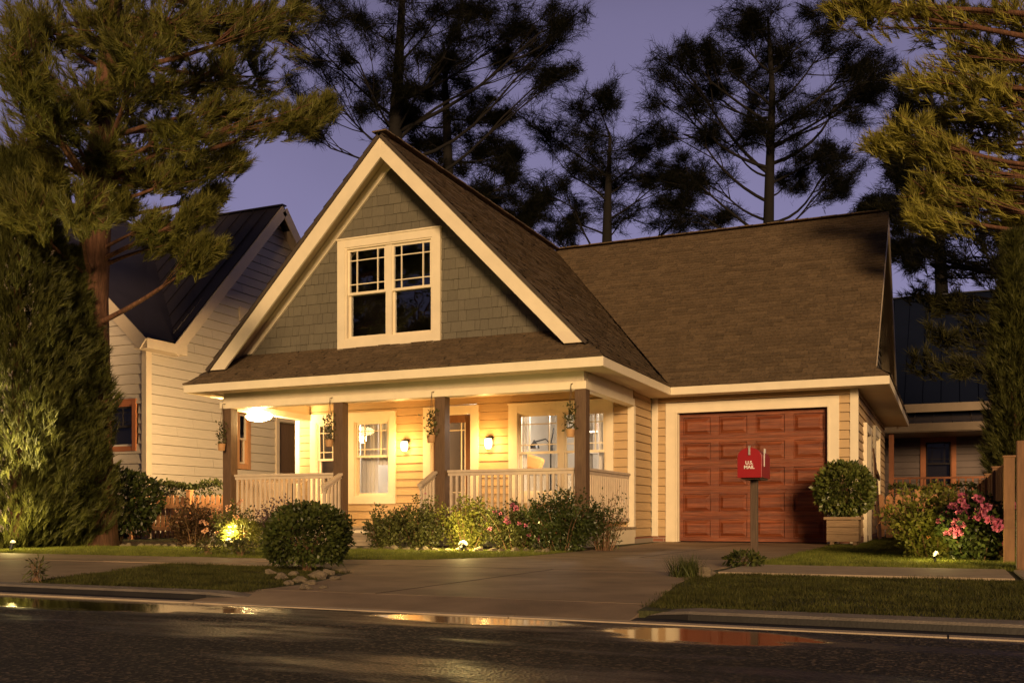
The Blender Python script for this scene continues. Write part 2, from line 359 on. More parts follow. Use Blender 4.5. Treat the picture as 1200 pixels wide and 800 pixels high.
# ------------------------------------------------------------------ building helpers
def F_front(Y): return lambda u, z, d: (u, Y-d, z)         # wall facing -Y
def F_right(X): return lambda u, z, d: (X+d, u, z)         # wall facing +X
def fbox(mb, F, u0, u1, z0, z1, d0, d1):
    mb.hexa([F(u0, z0, d1), F(u1, z0, d1), F(u1, z0, d0), F(u0, z0, d0), F(u0, z1, d1), F(u1, z1, d1), F(u1, z1, d0), F(u0, z1, d0)])
def lap(mb, F, bounds, z0, z1, holes=(), step=.15, depth=.024, gap=.009):
    z = z0
    while z < z1-.004:
        zb = min(z+step, z1); zm = (z+zb)/2
        a0, a1 = bounds(z); b0, b1 = bounds(zb)
        segs = [(a0, a1, b0, b1)]
        for (h0, h1, g0, g1) in holes:
            if g0 < zm < g1:
                n = []
                for s in segs:
                    if h1 <= s[0] or h0 >= s[1]: n.append(s); continue
                    if h0 > s[0]: n.append((s[0], h0, s[2], h0))
                    if h1 < s[1]: n.append((h1, s[1], h1, s[3]))
                segs = n
        cut = []
        for s in segs:      # butt joints between board lengths
            p0, p1, q0, q1 = s; x = p0+random.uniform(.5, 3.6)
            while x < p1-.4 and p1-p0 > 2.0:
                cut.append((p0, x-.0015, q0, x-.0015)); p0 = q0 = x+.0015; x += random.uniform(2.4, 3.7)
            cut.append((p0, p1, q0, q1))
        for (p0, p1, q0, q1) in cut:
            if max(p1-p0, q1-q0) < .004: continue
            zg = z+gap; k = gap/(zb-z)
            p0g, p1g = p0+(q0-p0)*k, p1+(q1-p1)*k
            mb.quad(F(p0g, zg, depth), F(p1g, zg, depth), F(q1, zb, .003), F(q0, zb, .003))
            mb.quad(F(p0g, zg, -.05), F(p1g, zg, -.05), F(p1g, zg, depth), F(p0g, zg, depth))
            mb.quad(F(q0, zb, .003), F(q1, zb, .003), F(q1, zb, -.05), F(q0, zb, -.05))
            mb.quad(F(p0, z, -.05), F(p1, z, -.05), F(p1g, zg, -.05), F(p0g, zg, -.05))
        z = zb
def rect(u0, u1): return lambda z: (u0, u1)
def wall_shingles(mb, F, bounds, z0, z1, holes=(), step=.168):
    z = z0; row = 0
    while z < z1-.01:
        zb = min(z+step, z1); a0, a1 = bounds(z); b0, b1 = bounds(zb)
        u = a0-random.random()*.2
        while u < a1:
            wd = random.choice((.1, .14, .18, .22, .27))*random.uniform(.9, 1.1); p0, p1 = max(u, a0), min(u+wd-.006, a1); q0, q1 = max(u, b0), min(u+wd-.006, b1); u += wd
            if p1-p0 < .01: continue
            hit = False
            for h0, h1, g0, g1 in holes:
                if g0 < (z+zb)/2 < g1:
                    if h0 < (p0+p1)/2 < h1:
                        if p0 < h0: p1 = q1 = h0
                        elif p1 > h1: p0 = q0 = h1
                        else: hit = True
                    elif p0 < h0 < p1: p1 = q1 = h0
                    elif p0 < h1 < p1: p0 = q0 = h1
            if hit: continue
            if q1 < q0: q0 = q1 = min(max(q0, b0), b1)
            t = random.uniform(.014, .022); dz = random.uniform(0, .007)
            mb.add([F(p0, z+dz, t), F(p1, z+dz, t), F(q1, zb+.01, .004), F(q0, zb+.01, .004), F(p0, z+dz, -.02), F(p1, z+dz, -.02), F(q1, zb+.01, -.02), F(q0, zb+.01, -.02)],
                   ((0, 1, 2, 3), (4, 5, 1, 0), (5, 6, 2, 1), (7, 4, 0, 3)))
        z = zb; row += 1
def clip_row(poly, v):
    xs = []
    n = len(poly)
    for i in range(n):
        (u0, v0), (u1, v1) = poly[i], poly[(i+1) % n]
        if (v0-v)*(v1-v) < 0 or v0 == v: xs.append(u0 if v1 == v0 else u0+(u1-u0)*(v-v0)/(v1-v0))
        if v1 == v: xs.append(u1)
    return (min(xs), max(xs)) if xs else None
def roof_shingles(mb, base, pts, edge, expo=.108, flip=1):
    """courses of shingle tabs on a convex planar polygon; edge = direction of the eave"""
    P = [Vector(p) for p in pts]; u = Vector(edge).normalized(); n = (P[1]-P[0]).cross(P[2]-P[0]).normalized()
    if n.z < 0: n = -n
    v = n.cross(u).normalized()
    if v.z < 0: v = -v
    O = P[0]; uv = [((p-O).dot(u), (p-O).dot(v)) for p in P]
    vs = [q[1] for q in uv]; v0, v1 = min(vs), max(vs)
    base.poly(P); base.poly([p-n*.05 for p in P][::-1])
    for i in range(len(P)):
        a, b = P[i], P[(i+1) % len(P)]; base.quad(a, b, b-n*.05, a-n*.05)
    va = v0-.012
    while va < v1-.01:
        vb = min(va+expo, v1)
        A = clip_row(uv, max(va, v0+.002)); Bq = clip_row(uv, min(vb, v1-.002))
        if A and Bq:
            x = min(A[0], Bq[0])-random.random()*.3
            while x < max(A[1], Bq[1]):
                wd = random.uniform(.1, .32); p0, p1 = max(x, A[0]), min(x+wd-.004, A[1]); q0, q1 = max(x, Bq[0]), min(x+wd-.004, Bq[1]); x += wd
                if p1-p0 < .005 and q1-q0 < .005: continue
                if p1 < p0: p0 = p1 = min(max(p0, A[0]), A[1])
                if q1 < q0: q0 = q1 = min(max(q0, Bq[0]), Bq[1])
                h = random.choice((.014, .02, .028)); g = random.uniform(0, .012)
                f = lambda a, b, c: O+u*a+v*b+n*c
                mb.add([f(p0, va-g, h), f(p1, va-g, h), f(q1, vb, .003), f(q0, vb, .003), f(p0, va-g, .0), f(p1, va-g, .0)], ((0, 1, 2, 3), (4, 5, 1, 0)))
        va = vb
def seam_roof(mb, pts, edge, pitch=.4, h=.03):
    P = [Vector(p) for p in pts]; u = Vector(edge).normalized(); n = (P[1]-P[0]).cross(P[2]-P[0]).normalized()
    if n.z < 0: n = -n
    v = n.cross(u).normalized(); O = P[0]; uv = [((p-O).dot(v), (p-O).dot(u)) for p in P]
    mb.poly(P); mb.poly([p-n*.06 for p in P][::-1])
    for i in range(len(P)):
        a, b = P[i], P[(i+1) % len(P)]; mb.quad(a, b, b-n*.06, a-n*.06)
    us = [q[1] for q in uv]; x = min(us)+.05
    while x < max(us):
        r = clip_row(uv, x)
        if r: mb.bar(O+u*x+v*r[0]+n*h/2, O+u*x+v*r[1]+n*h/2, .022, h, n)
        x += pitch
def fpane(F, u0, u1, z0, z1, d):
    mb = MB(); mb.quad(F(u0, z0, d), F(u1, z0, d), F(u1, z1, d), F(u0, z1, d)); return mb
def double_hung(root, name, F, o, t, units=1, mull=.1, split=.5, grid=True, glassmat=None, trimmat=None, sashmat=None, edge=.22, thick=.05):
    """o: outer casing rect (u0,u1,z0,z1); t: casing widths l,r,t,b"""
    trimmat = trimmat or MT['trim']; sashmat = sashmat or trimmat; glassmat = glassmat or MT['glass']
    u0, u1, z0, z1 = o; a0, a1, b0, b1 = u0+t[0], u1-t[1], z0+t[3], z1-t[2]
    mb = MB()
    fbox(mb, F, u0, a0, z0, z1, -.01, thick); fbox(mb, F, a1, u1, z0, z1, -.01, thick); fbox(mb, F, a0, a1, b1, z1, -.01, thick-.003); fbox(mb, F, a0, a1, z0, b0, -.01, thick-.003)
    fbox(mb, F, u0-.012, u1+.012, z1+.001, z1+.025, -.01, thick+.015)   # drip cap
    # jamb liner
    j = .025
    fbox(mb, F, a0, a0+j, b0, b1, -.12, thick-.02); fbox(mb, F, a1-j, a1, b0, b1, -.12, thick-.02); fbox(mb, F, a0+j, a1-j, b1-j, b1, -.12, thick-.022); fbox(mb, F, a0+j, a1-j, b0, b0+j, -.12, thick-.016)
    case = mb.build(name, trimmat, root)
    a0 += j; a1 -= j; b0 += j; b1 -= j
    uw = (a1-a0-mull*(units-1))/units
    fr = MB()
    for i in range(units-1):
        x = a0+uw*(i+1)+mull*i; fbox(fr, F, x, x+mull, b0, b1, -.1, .015)
    for i in range(units):
        x0 = a0+(uw+mull)*i; x1 = x0+uw; zm = b0+(b1-b0)*split; s = .038
        for (za, zb, dd) in ((zm-.02, b1, 0.), (b0, zm+.02, -.04)):
            fbox(fr, F, x0, x0+s, za, zb, dd-.04, dd); fbox(fr, F, x1-s, x1, za, zb, dd-.04, dd)
            fbox(fr, F, x0+s, x1-s, zb-s, zb, dd-.038, dd-.002); fbox(fr, F, x0+s, x1-s, za, za+s*1.15, dd-.038, dd-.002)
            g = fpane(F, x0+s, x1-s, za+s, zb-s, dd-.022).build('pane', glassmat, case)
            if grid and zb == b1:
                q = .016; gw = x1-x0-2*s; gh = zb-za-2*s
                for k in (edge, 1-edge): fbox(fr, F, x0+s+gw*k-q/2, x0+s+gw*k+q/2, za+s, zb-s, dd-.033, dd-.006)
                for k in (.2, .78): fbox(fr, F, x0+s, x1-s, za+s+gh*k-q/2, za+s+gh*k+q/2, dd-.032, dd-.007)
    fr.build('sash', sashmat, case)
    return case, (a0, a1, b0, b1)
def room(root, x0, x1, y0, y1, z0, z1, mat, name='room'):
    mb = MB()
    mb.quad((x0, y1, z0), (x1, y1, z0), (x1, y1, z1), (x0, y1, z1)); mb.quad((x0, y0, z0), (x0, y1, z0), (x0, y1, z1), (x0, y0, z1)); mb.quad((x1, y0, z0), (x1, y1, z0), (x1, y1, z1), (x1, y0, z1))
    mb.quad((x0, y0, z0), (x1, y0, z0), (x1, y1, z0), (x0, y1, z0)); mb.quad((x0, y0, z1), (x1, y0, z1), (x1, y1, z1), (x0, y1, z1))
    return mb.build(name, mat, root)

# ------------------------------------------------------------------ the house
XR, YG, XS, YP, XL, YB = -1.395, 17.32, -4.92, 16.1, -11.87, 25.0
ZS, ZE, RX, RZ, RY = 2.59, 2.735, -8.257, 6.56, 21.05
EXL, EXR, EXG, EYP, EYG = -12.066, -4.448, -.858, 13.167, 16.84
YW = 13.9; ZPT = 3.29; YF = 13.45
house = empty('house', (-6.5, 17, 0), 'tan clapboard cottage with green shingled front gable, lit porch and red wooden garage door', 'house')
FP, FG, FS, FR, FGB = F_front(YP), F_front(YG), F_right(XS), F_right(XR), F_front(YW)
# openings (casing outer rects)
o_small = (-11.5, -10.72, .695, 2.43); o_win2 = (-10.62, -9.56, .695, 2.43); o_big = (-7.21, -5.243, .695, 2.45); o_door = (-8.961, -7.816, .28, 2.485)
in_ = lambda o, m=.06: (o[0]+m, o[1]-m, o[2]+m, o[3]-m)
mb = MB(); lap(mb, FP, rect(XL+.1, -4.88), .1, 2.7, [in_(o_small), in_(o_win2), in_(o_big), (o_door[0]+.06, o_door[1]-.06, 0, o_door[3]-.06)], .15)
lap(mb, FS, rect(YP, YG-.1), .1, ZS, [], .15)
lap(mb, FG, rect(XS+.1, XR-.1), .1, ZS, [(-4.6, -1.72, 0, 2.45)], .15)
lap(mb, FR, rect(YG, YB), .1, ZS, [(18.6, 19.8, 0, 2.1), (20.95, 22.45, .75, 2.2)], .15)
mb.build('wall', MT['siding'], house)
mb = MB()   # left and back walls, right gable end
mb.box(XL, XL+.1, YP+.02, YB, 0, ZS); mb.box(XL, XR, YB-.1, YB, 0, ZS)
mb.build('plain_wall', MT['siding'], house)
mb = MB(); lap(mb, FR, lambda z: (RY-(RZ-.15-z)*1.1, RY+(RZ-.15-z)*1.1), 3.0, RZ-.2, [], .15)
mb.build('side_gable', MT['gable'], house)
mb = MB()
mb.box(XS-.3, -4.66, YG-.008, YG+.2, -.02, .1); mb.box(-1.67, XR+.02, YG-.008, YG+.2, -.02, .1); mb.box(XS-.3, XS+.02, YP+.02, YG, -.02, .1); mb.box(XR-.2, XR+.02, YG+.2, YB, -.02, .1)
mb.build('foundation', MT['brick'], house)
# front gable wall of shingles
gx = lambda z: (RX-(RZ-.12-z)/1.02, RX+(RZ-.12-z)/1.02)
o_up = (-9.365, -7.415, 3.25, 5.07)
mb = MB(); wall_shingles(mb, FGB, gx, 3.05, RZ-.16, [in_(o_up, .05)])
mb.build('gable_wall', MT['gable'], house)
mb = MB()
for a, b, c, d in ((RX-3.5, o_up[0]+.06, 3.0, 5.0), (o_up[1]-.06, RX+3.5, 3.0, 5.0)):
    pass
z0 = 3.0
for (a, b) in ((-11.7, -9.3), (-7.48, -4.8)):    # sheathing behind the shingles
    if a < RX: mb.poly([(a, YW+.03, z0), (b, YW+.03, z0), (b, YW+.03, RZ-.1-(RX-b)*1.02), (a, YW+.03, RZ-.1-(RX-a)*1.02)])
    else: mb.poly([(a, YW+.03, z0), (b, YW+.03, z0), (b, YW+.03, RZ-.1-(b-RX)*1.02), (a, YW+.03, RZ-.1-(a-RX)*1.02)])
mb.poly([(-9.3, YW+.03, 5.0), (-7.48, YW+.03, 5.0), (-7.48, YW+.03, RZ-.1-.777*1.02), (RX, YW+.03, RZ-.1), (-9.3, YW+.03, RZ-.1-1.043*1.02)])
mb.build('gable_sheathing', MT['dark'], house)
# roof
rb, rs = MB(), MB()
roof_shingles(rs, rb, [(RX, YF-.08, RZ), (RX, 21.03, RZ), (-4.76, 17.12, 2.99), (-4.76, YF-.08, 2.99)], (0, 1, 0))
roof_shingles(rs, rb, [(-4.76, YF, 2.99), (-4.76, 17.12, 2.99), (EXR, EYG, ZE), (EXR, EYP, ZE)], (0, 1, 0))
roof_shingles(rs, rb, [(RX, YF-.08, RZ), (RX, 25.2, RZ), (-11.754, 25.2, 2.99), (-11.754, YF-.08, 2.99)], (0, 1, 0), expo=.27)
roof_shingles(rs, rb, [(-11.754, YF, 2.99), (-11.754, 25.2, 2.99), (EXL, 25.2, ZE), (EXL, EYP, ZE)], (0, 1, 0), expo=.27)
roof_shingles(rs, rb, [(RX, RY, RZ+.005), (-1.08, RY, RZ+.005), (-1.08, 17.0, 2.881), (EXG, EYG, ZE), (EXR, EYG, ZE)], (1, 0, 0))
roof_shingles(rs, rb, [(EXL, EYP, ZE), (EXR, EYP, ZE), (-5.12, YW, ZPT), (-11.39, YW, ZPT)], (1, 0, 0))
roof_shingles(rs, rb, [(EXG, EYG, ZE), (EXG, 25.2, ZE), (XR, 25.2, 3.12), (XR, 17.25, 3.12)], (0, 1, 0), expo=.27)
rb.poly([(RX, RY, RZ), (-1.08, RY, RZ), (-1.08, 25.26, ZE), (RX, 25.26, ZE)])
rb.poly([(-1.08, RY, RZ-.05), (-1.08, 25.26, ZE-.05), (RX, 25.26, ZE-.05), (RX, RY, RZ-.05)])
roofo = rs.build('roof', MT['roof'], house); rb.build('roof_deck', MT['roofbase'], roofo)
cap = MB()
for i in range(26):
    x = RX+.28*i
    if x < -1.3: cap.bar((x, RY, RZ+.02+.004*(i % 2)), (x+.31, RY, RZ+.022+.004*(i % 2)), .26, .02)
for i in range(27):
    y = YF-.085+.28*i; cap.bar((RX, y, RZ+.018+.004*(i % 2)), (RX, y+.31, RZ+.02+.004*(i % 2)), .26, .02)
cap.build('ridge_cap', MT['roof'], roofo)
# fascia, soffit, rakes
fa = MB(); zt = ZE-.015; zf = ZS-.006; k = .028
fa.box(EXL, EXR, EYP, EYP+k, zf, zt); fa.box(EXR-k, EXR, EYP+k, EYG, zf, zt); fa.box(EXR, EXG, EYG, EYG+k, zf, zt); fa.box(EXG-k, EXG, EYG+k, 25.2, zf, zt); fa.box(EXL, EXL+k, EYP+k, 25.2, zf, zt)
fa.build('fascia', MT['trim'], house, bevel=.004)
so = MB()
so.box(EXL+k, EXR-k, EYP+k, 13.56, ZS+.002, ZS+.02); so.box(-4.86, EXR-k, 13.56, EYG+k, ZS+.002, ZS+.02); so.box(XS, EXG-k, EYG+k, YG, ZS+.0025, ZS+.02)
so.box(XR, EXG-k, YG, 25.2, ZS+.002, ZS+.02); so.box(EXL+k, XL, 13.56, 25.2, ZS+.002, ZS+.02); so.box(XS, -4.86, YP, EYG+k, ZS+.003, ZS+.019)
so.box(XL, -4.86, 13.56, YP+.1, 2.63, 2.65)   # porch ceiling
so.build('soffit', MT['soffit'], house)
def rake(mb, sgn, y0, y1, top, drop, zcut, xoff=0):
    """board following the gable slope, vertical depth drop, cut level at zcut"""
    sl = 1.0208; X = lambda z, o: RX+sgn*(RZ-o-z)/sl
    a = [(RX, top), (RX, top+drop), ]
    pts = [(RX, RZ-top), (X(zcut, top), zcut), (X(zcut, top+drop), zcut), (RX, RZ-top-drop)]
    f = [(x, y0, z) for x, z in pts]; b = [(x, y1, z) for x, z in pts]
    mb.add(f+b, ((0, 1, 2, 3), (7, 6, 5, 4), (0, 4, 5, 1), (1, 5, 6, 2), (2, 6, 7, 3), (3, 7, 4, 0)))
for s in (-1, 1):
    r = MB(); rake(r, s, YF-.045, YF-.001, .055, .33, 2.985); r.build('rake_board', MT['trim'], house, bevel=.004)
    r = MB(); rake(r, s, YF+.0, YW+.02, .055, .03, 3.02); r.build('rake_soffit', MT['soffit'], house)
    r = MB(); rake(r, s, YW-.05, YW-.002, .1, .2, 3.3); r.build('frieze_board', MT['trim'], house, bevel=.004)
sl = 3.84/4.21
for s, nm in ((-1, 'side_rake'), (1, 'side_rake')):   # right gable end
    r = MB(); y1 = 16.95 if s < 0 else 25.2
    r.bar((-1.095, RY, RZ-.16), (-1.095, y1, RZ-.16-abs(RY-y1)*sl), .03, .2); r.build(nm, MT['soffit'], house)
r = MB()
for y1 in (16.95, 25.2): r.quad((-1.11, RY, RZ-.1), (XR-.02, RY, RZ-.1), (XR-.02, y1, RZ-.1-abs(RY-y1)*sl), (-1.11, y1, RZ-.1-abs(RY-y1)*sl))
r.build('side_rake_soffit', MT['soffit'], house)
# corner boards
cb = MB()
cb.box(-4.992, -4.88, YP-.03, YP-.004, .1, 2.345); cb.box(-4.906, -4.88, YP-.004, YP+.08, .1, 2.345); cb.build('corner_board', MT['trim'], house, bevel=.004); cb = MB()
cb.box(XS+.002, -4.8, YG-.03, YG-.002, .1, ZS); cb.build('corner_board', MT['trim'], house, bevel=.004); cb = MB(); cb.box(XR-.105, XR+.026, YG-.03, YG-.002, -.0, ZS); cb.box(XR+.002, XR+.026, YG-.002, YG+.1, 0, ZS)
cb.build('corner_board', MT['trim'], house, bevel=.004); cb = MB(); cb.box(XL, XL+.105, YP-.03, YP-.004, .1, 2.36)
cb.build('corner_board', MT['trim'], house, bevel=.004)
# porch beam: recessed frieze over a proud lower board
be = MB()
be.box(-11.6, -4.9, 13.63, 13.76, 2.45, 2.63); be.box(-4.99, -4.89, 13.76, YP-.03, 2.45, 2.63); be.box(-11.62, -11.52, 13.76, YP-.03, 2.45, 2.63)
be.box(-11.65, -4.86, 13.6, 13.79, 2.335, 2.452); be.box(-5.03, -4.86, 13.79, YP-.031, 2.335, 2.452); be.box(-11.65, -11.48, 13.79, YP-.031, 2.335, 2.452)
be.build('porch_beam', MT['trim'], house, bevel=.005)
for x in (-11.5, -9.2, -7.3, -4.955):
    p = MB(); p.box(x-.09, x+.09, 13.61, 13.79, .28, 2.337); p.build('porch_post', MT['post'], house, bevel=.008)
# deck and skirt, steps
d = MB()
for i in range(18): d.box(-11.87, -4.84, 13.52+.144*i, 13.52+.144*i+.138, .245, .28)
d.build('porch_floor', MT['deck'], house)
d = MB(); d.box(-11.84, -4.865, 13.56, 13.59, .0, .244); d.box(-4.89, -4.862, 13.59, YP-.04, .0, .244); d.box(-11.86, -11.83, 13.59, YP, 0, .244); d.build('porch_skirt', MT['trim'], house)
for i, (y, z) in enumerate(((13.22, .19), (12.92, .1))):
    d = MB(); d.box(-9.05, -7.4, y, 13.515 if i == 0 else 13.218, z-.04, z); d.box(-9.02, -7.43, y+.03, y+.06, 0, z-.041); d.build('step', MT['deck'], house)
# railings
def railing(a, b, za=1.185, zb=None, n=None, low=.4):
    a = Vector((*a, 0)); b = Vector((*b, 0)); zb = za if zb is None else zb; ln = (b-a).length; n = n or int(ln/.098)
    r = MB(); r.bar(a+Vector((0, 0, za-.02)), b+Vector((0, 0, zb-.02)), .085, .04); r.bar(a+Vector((0, 0, za-.065)), b+Vector((0, 0, zb-.065)), .035, .05)
    r.bar(a+Vector((0, 0, low-(.0 if za == zb else 0))), b+Vector((0, 0, low-(za-zb))), .04, .06)
    ro = r.build('railing', MT['rail'], house, bevel=.004)
    for i in range(n):
        t = (i+.5)/n; p = a.lerp(b, t); zt = za+(zb-za)*t-.085; z0 = low-(za-zb)*t
        q = MB(); q.box(p.x-.017, p.x+.017, p.y-.017, p.y+.017, z0, zt); q.build('baluster', MT['rail'], ro)
railing((-11.4, 13.72), (-9.3, 13.72)); railing((-7.2, 13.72), (-5.06, 13.72)); railing((-4.95, 13.82), (-4.95, 15.98)); railing((-11.56, 13.82), (-11.56, 15.98), n=16)
railing((-9.12, 13.58), (-9.12, 13.08), 1.17, .95, 5, .36); railing((-7.36, 13.58), (-7.36, 13.08), 1.17, .95, 5, .36)
# windows and doors
double_hung(house, 'window', FP, o_small, (.14, .14, .14, .14), 1, split=.5)
double_hung(house, 'window', FP, o_win2, (.14, .14, .14, .14), 1, split=.53)
double_hung(house, 'window', FP, o_big, (.17, .13, .15, .15), 2, mull=.1, split=.51)
double_hung(house, 'upper_window', FGB, o_up, (.15, .15, .13, .15), 2, mull=.11, split=.5, glassmat=MT['nightglass'], edge=.2, thick=.06)
# front door
u0, u1, z0, z1 = o_door; mb = MB()
fbox(mb, FP, u0, u0+.155, z0, z1, -.01, .045); fbox(mb, FP, u1-.155, u1, z0, z1, -.01, .045); fbox(mb, FP, u0+.155, u1-.155, z1-.135, z1, -.01, .042)
for a, b in ((u0+.155, u0+.175), (u1-.175, u1-.155)): fbox(mb, FP, a, b, z0, z1-.135, -.12, .02)
fbox(mb, FP, u0+.175, u1-.175, z1-.155, z1-.135, -.12, .02)
do = mb.build('front_door', MT['trim'], house)
a0, a1, b1 = u0+.18, u1-.18, z1-.16
mb = MB(); s = .12
fbox(mb, FP, a0, a0+s, z0, b1, -.09, -.045); fbox(mb, FP, a1-s, a1, z0, b1, -.09, -.045); fbox(mb, FP, a0+s, a1-s, b1-.14, b1, -.089, -.046); fbox(mb, FP, a0+s, a1-s, z0, .62, -.089, -.046)
mb.build('door_leaf', MT['door'], do)
mb = MB(); g0, g1, h0, h1 = a0+s, a1-s, .62, b1-.14
for x in (g0+.09, g1-.09): fbox(mb, FP, x-.008, x+.008, h0, h1, -.075, -.05)
for z in (h0+.28, h1-.14): fbox(mb, FP, g0, g1, z-.008, z+.008, -.074, -.051)
for x in (g0, g1-.02): fbox(mb, FP, x, x+.02, h0, h1, -.078, -.044)
mb.build('door_grille', MT['trim'], do); fpane(FP, g0, g1, h0, h1, -.066).build('pane', MT['glass'], do)
mb = MB(); mb.tube([FP(a1-.06, 1.25, -.045), FP(a1-.06, 1.25, -.0)], .012, 8); mb.tube([FP(a1-.06, 1.25, .0), FP(a1-.16, 1.25, .0)], .011, 8); mb.build('handle', MT['metal'], do)
# garage door
gd = MB(); u0, u1, z0, z1 = -4.656, -1.673, .0, 2.49
fbox(gd, FG, u0, -4.444, z0, z1, -.01, .035); fbox(gd, FG, -1.859, u1, z0, z1, -.01, .035); fbox(gd, FG, -4.444, -1.859, 2.305, z1, -.01, .032)
fbox(gd, FG, -4.475, -4.444, z0, 2.305, .035, .05); fbox(gd, FG, -1.859, -1.828, z0, 2.305, .035, .05); fbox(gd, FG, -4.475, -1.828, 2.305, 2.336, .032, .05)
for x in (-4.444, -1.874): fbox(gd, FG, x, x+.015, z0, 2.305, -.16, -.0105)
gdo = gd.build('garage_door', MT['trim'], house, bevel=.003)
X0, X1, Z0, Z1 = -4.44, -1.863, .015, 2.3
cols, rows = 4, 5; cw = (X1-X0)/cols; rh = (Z1-Z0)/rows; D0 = -.1
for r in range(rows):
    mb = MB(); za, zb = Z0+rh*r, Z0+rh*(r+1)-.004
    ix, iz = .075, .068
    for c in range(cols):
        xa, xb = X0+cw*c, X0+cw*(c+1)
        o = [(xa, za), (xb, za), (xb, zb), (xa, zb)]; l0 = [(xa+ix, za+iz), (xb-ix, za+iz), (xb-ix, zb-iz), (xa+ix, zb-iz)]
        rings = [(o, D0), (l0, D0), ([(x+dx*.008, z+dz*.008) for (x, z), (dx, dz) in zip(l0, ((1, 1), (-1, 1), (-1, -1), (1, -1)))], D0-.028),
                 ([(x+dx*.02, z+dz*.02) for (x, z), (dx, dz) in zip(l0, ((1, 1), (-1, 1), (-1, -1), (1, -1)))], D0-.028),
                 ([(x+dx*.075, z+dz*.075) for (x, z), (dx, dz) in zip(l0, ((1, 1), (-1, 1), (-1, -1), (1, -1)))], D0-.002)]
        V = [FG(x, z, d) for ring, d in rings for x, z in ring]; Fq = []
        for k2 in range(4):
            for j in range(4): Fq.append((k2*4+j, k2*4+(j+1) % 4, k2*4+4+(j+1) % 4, k2*4+4+j))
        Fq.append((16, 17, 18, 19)); mb.add(V, Fq)
    mb.quad(FG(X0, zb, D0), FG(X1, zb, D0), FG(X1, zb, D0-.03), FG(X0, zb, D0-.03)); mb.quad(FG(X0, za, D0-.03), FG(X1, za, D0-.03), FG(X1, za, D0), FG(X0, za, D0))
    mb.build('door_section', MT['garage'], gdo)
mb = MB(); mb.box(X0-.02, X1+.02, YG+.14, YG+.17, 0, 2.4); mb.build('door_backing', MT['dark'], gdo)
# side door and side window on the right wall
mb = MB(); fbox(mb, FR, 18.55, 18.72, 0, 2.13, -.01, .075); fbox(mb, FR, 19.68, 19.85, 0, 2.13, -.01, .075); fbox(mb, FR, 18.72, 19.68, 1.98, 2.13, -.01, .07)
sd = mb.build('side_door', MT['trim'], house); mb = MB(); fbox(mb, FR, 18.72, 19.68, 0, 1.98, -.09, -.05); mb.build('door_leaf', MT['door'], sd)
double_hung(house, 'side_window', FR, (20.9, 22.5, .7, 2.25), (.16, .16, .14, .14), 1, glassmat=MT['nightglass'], thick=.07)
# rooms seen through the panes
room(house, -7.7, -4.99, YP+.13, 19.6, .3, 2.6, MT['plaster'], 'living_room'); room(house, -9.4, -7.72, YP+.13, 20.4, .281, 2.6, MT['wallwarm'], 'hall')
room(house, -10.66, -9.42, YP+.13, 18.6, .3, 2.6, MT['plaster'], 'bedroom'); room(house, -11.85, -10.68, YP+.13, 18.2, .3, 2.6, MT['door'], 'study')
room(house, -9.6, -7.2, YW+.15, 17.5, 2.9, 5.2, MT['dark'], 'attic_room')
room(house, XR-2.4, XR-.13, 20.5, 22.9, .3, 2.5, MT['dark'], 'side_room')
W_ = (1, .84, .66)
for nm, p, e in (('living_room_bulb', (-6.3, 17.0, 2.42), 120), ('hall_bulb', (-8.4, 17.0, 2.42), 22), ('bedroom_bulb', (-10.05, 16.8, 2.42), 70), ('study_bulb', (-11.3, 16.9, 2.42), 3)):
    lamp(nm, p, e, W_, .08)
    b = MB(); b.lathe([(.02, .22), (.02, .12), (.09, .1), (.13, .02), (.1, -.03), (.03, -.05)][::-1], p, 14)
    o = b.build('ceiling_lamp', emit('lamp_glow_'+nm, W_, 3), loc=p, smooth=True); o.visible_shadow = True
    rm = {'l': 'white ceiling lamp seen inside the room of the wide porch window', 'h': 'white ceiling lamp in the hall behind the front door', 'b': 'white ceiling lamp behind the curtained porch window', 's': 'dim ceiling lamp inside the leftmost narrow porch window'}[nm[0]]
    tag(o, rm, 'ceiling lamp', 'lamps inside the house')
for o in [x for x in bpy.data.objects if x.type == 'LIGHT' and 'bulb' in x.name]: o.location.z -= .12
# curtain in the second window
def curtain(name, u0, u1, z0, z1, y, label, amp=.02, n=60):
    mb = MB()
    for i in range(n):
        xa, xb = u0+(u1-u0)*i/n, u0+(u1-u0)*(i+1)/n; f = lambda t: y+amp*math.sin(t*70)+amp*.5*math.sin(t*31+1)
        mb.quad((xa, f(xa), z0), (xb, f(xb), z0), (xb, f(xb), z1), (xa, f(xa), z1))
    return tag(mb.build(name, MT['curtain'], loc=(u0, y, z0), smooth=True), label, 'curtain')
curtain('curtain', -10.5, -10.12, .8, 2.35, 16.32, 'pale pleated curtain filling the left half of the middle porch window')
curtain('curtain', -9.86, -9.62, .8, 2.35, 16.32, 'narrow pale curtain at the right edge of the middle porch window')
curtain('curtain', -10.12, -9.86, 1.45, 2.35, 16.34, 'short pale curtain above the gap in the middle porch window', .012)
curtain('curtain', -5.62, -5.36, .8, 2.35, 16.33, 'white curtain drawn to the right end of the wide porch window')
curtain('curtain', -7.1, -6.96, .8, 2.35, 16.33, 'thin white curtain at the left end of the wide porch window')
cb_ = empty('cabinet', (-6.9, 17.3, .3), 'pale grey sideboard inside the lit room behind the wide porch window', 'sideboard')
b = MB(); b.box(-7.62, -6.2, 17.1, 17.5, .34, 1.28); b.build('body', MT['sofa'], cb_, bevel=.01); b = MB(); b.box(-7.66, -6.16, 17.06, 17.54, 1.281, 1.32); b.build('top', MT['plaster'], cb_)
for i in range(3): b = MB(); b.box(-7.58+.47*i, -7.15+.47*i, 17.08, 17.099, .42, 1.22); b.build('door', MT['plaster'], cb_, bevel=.004)
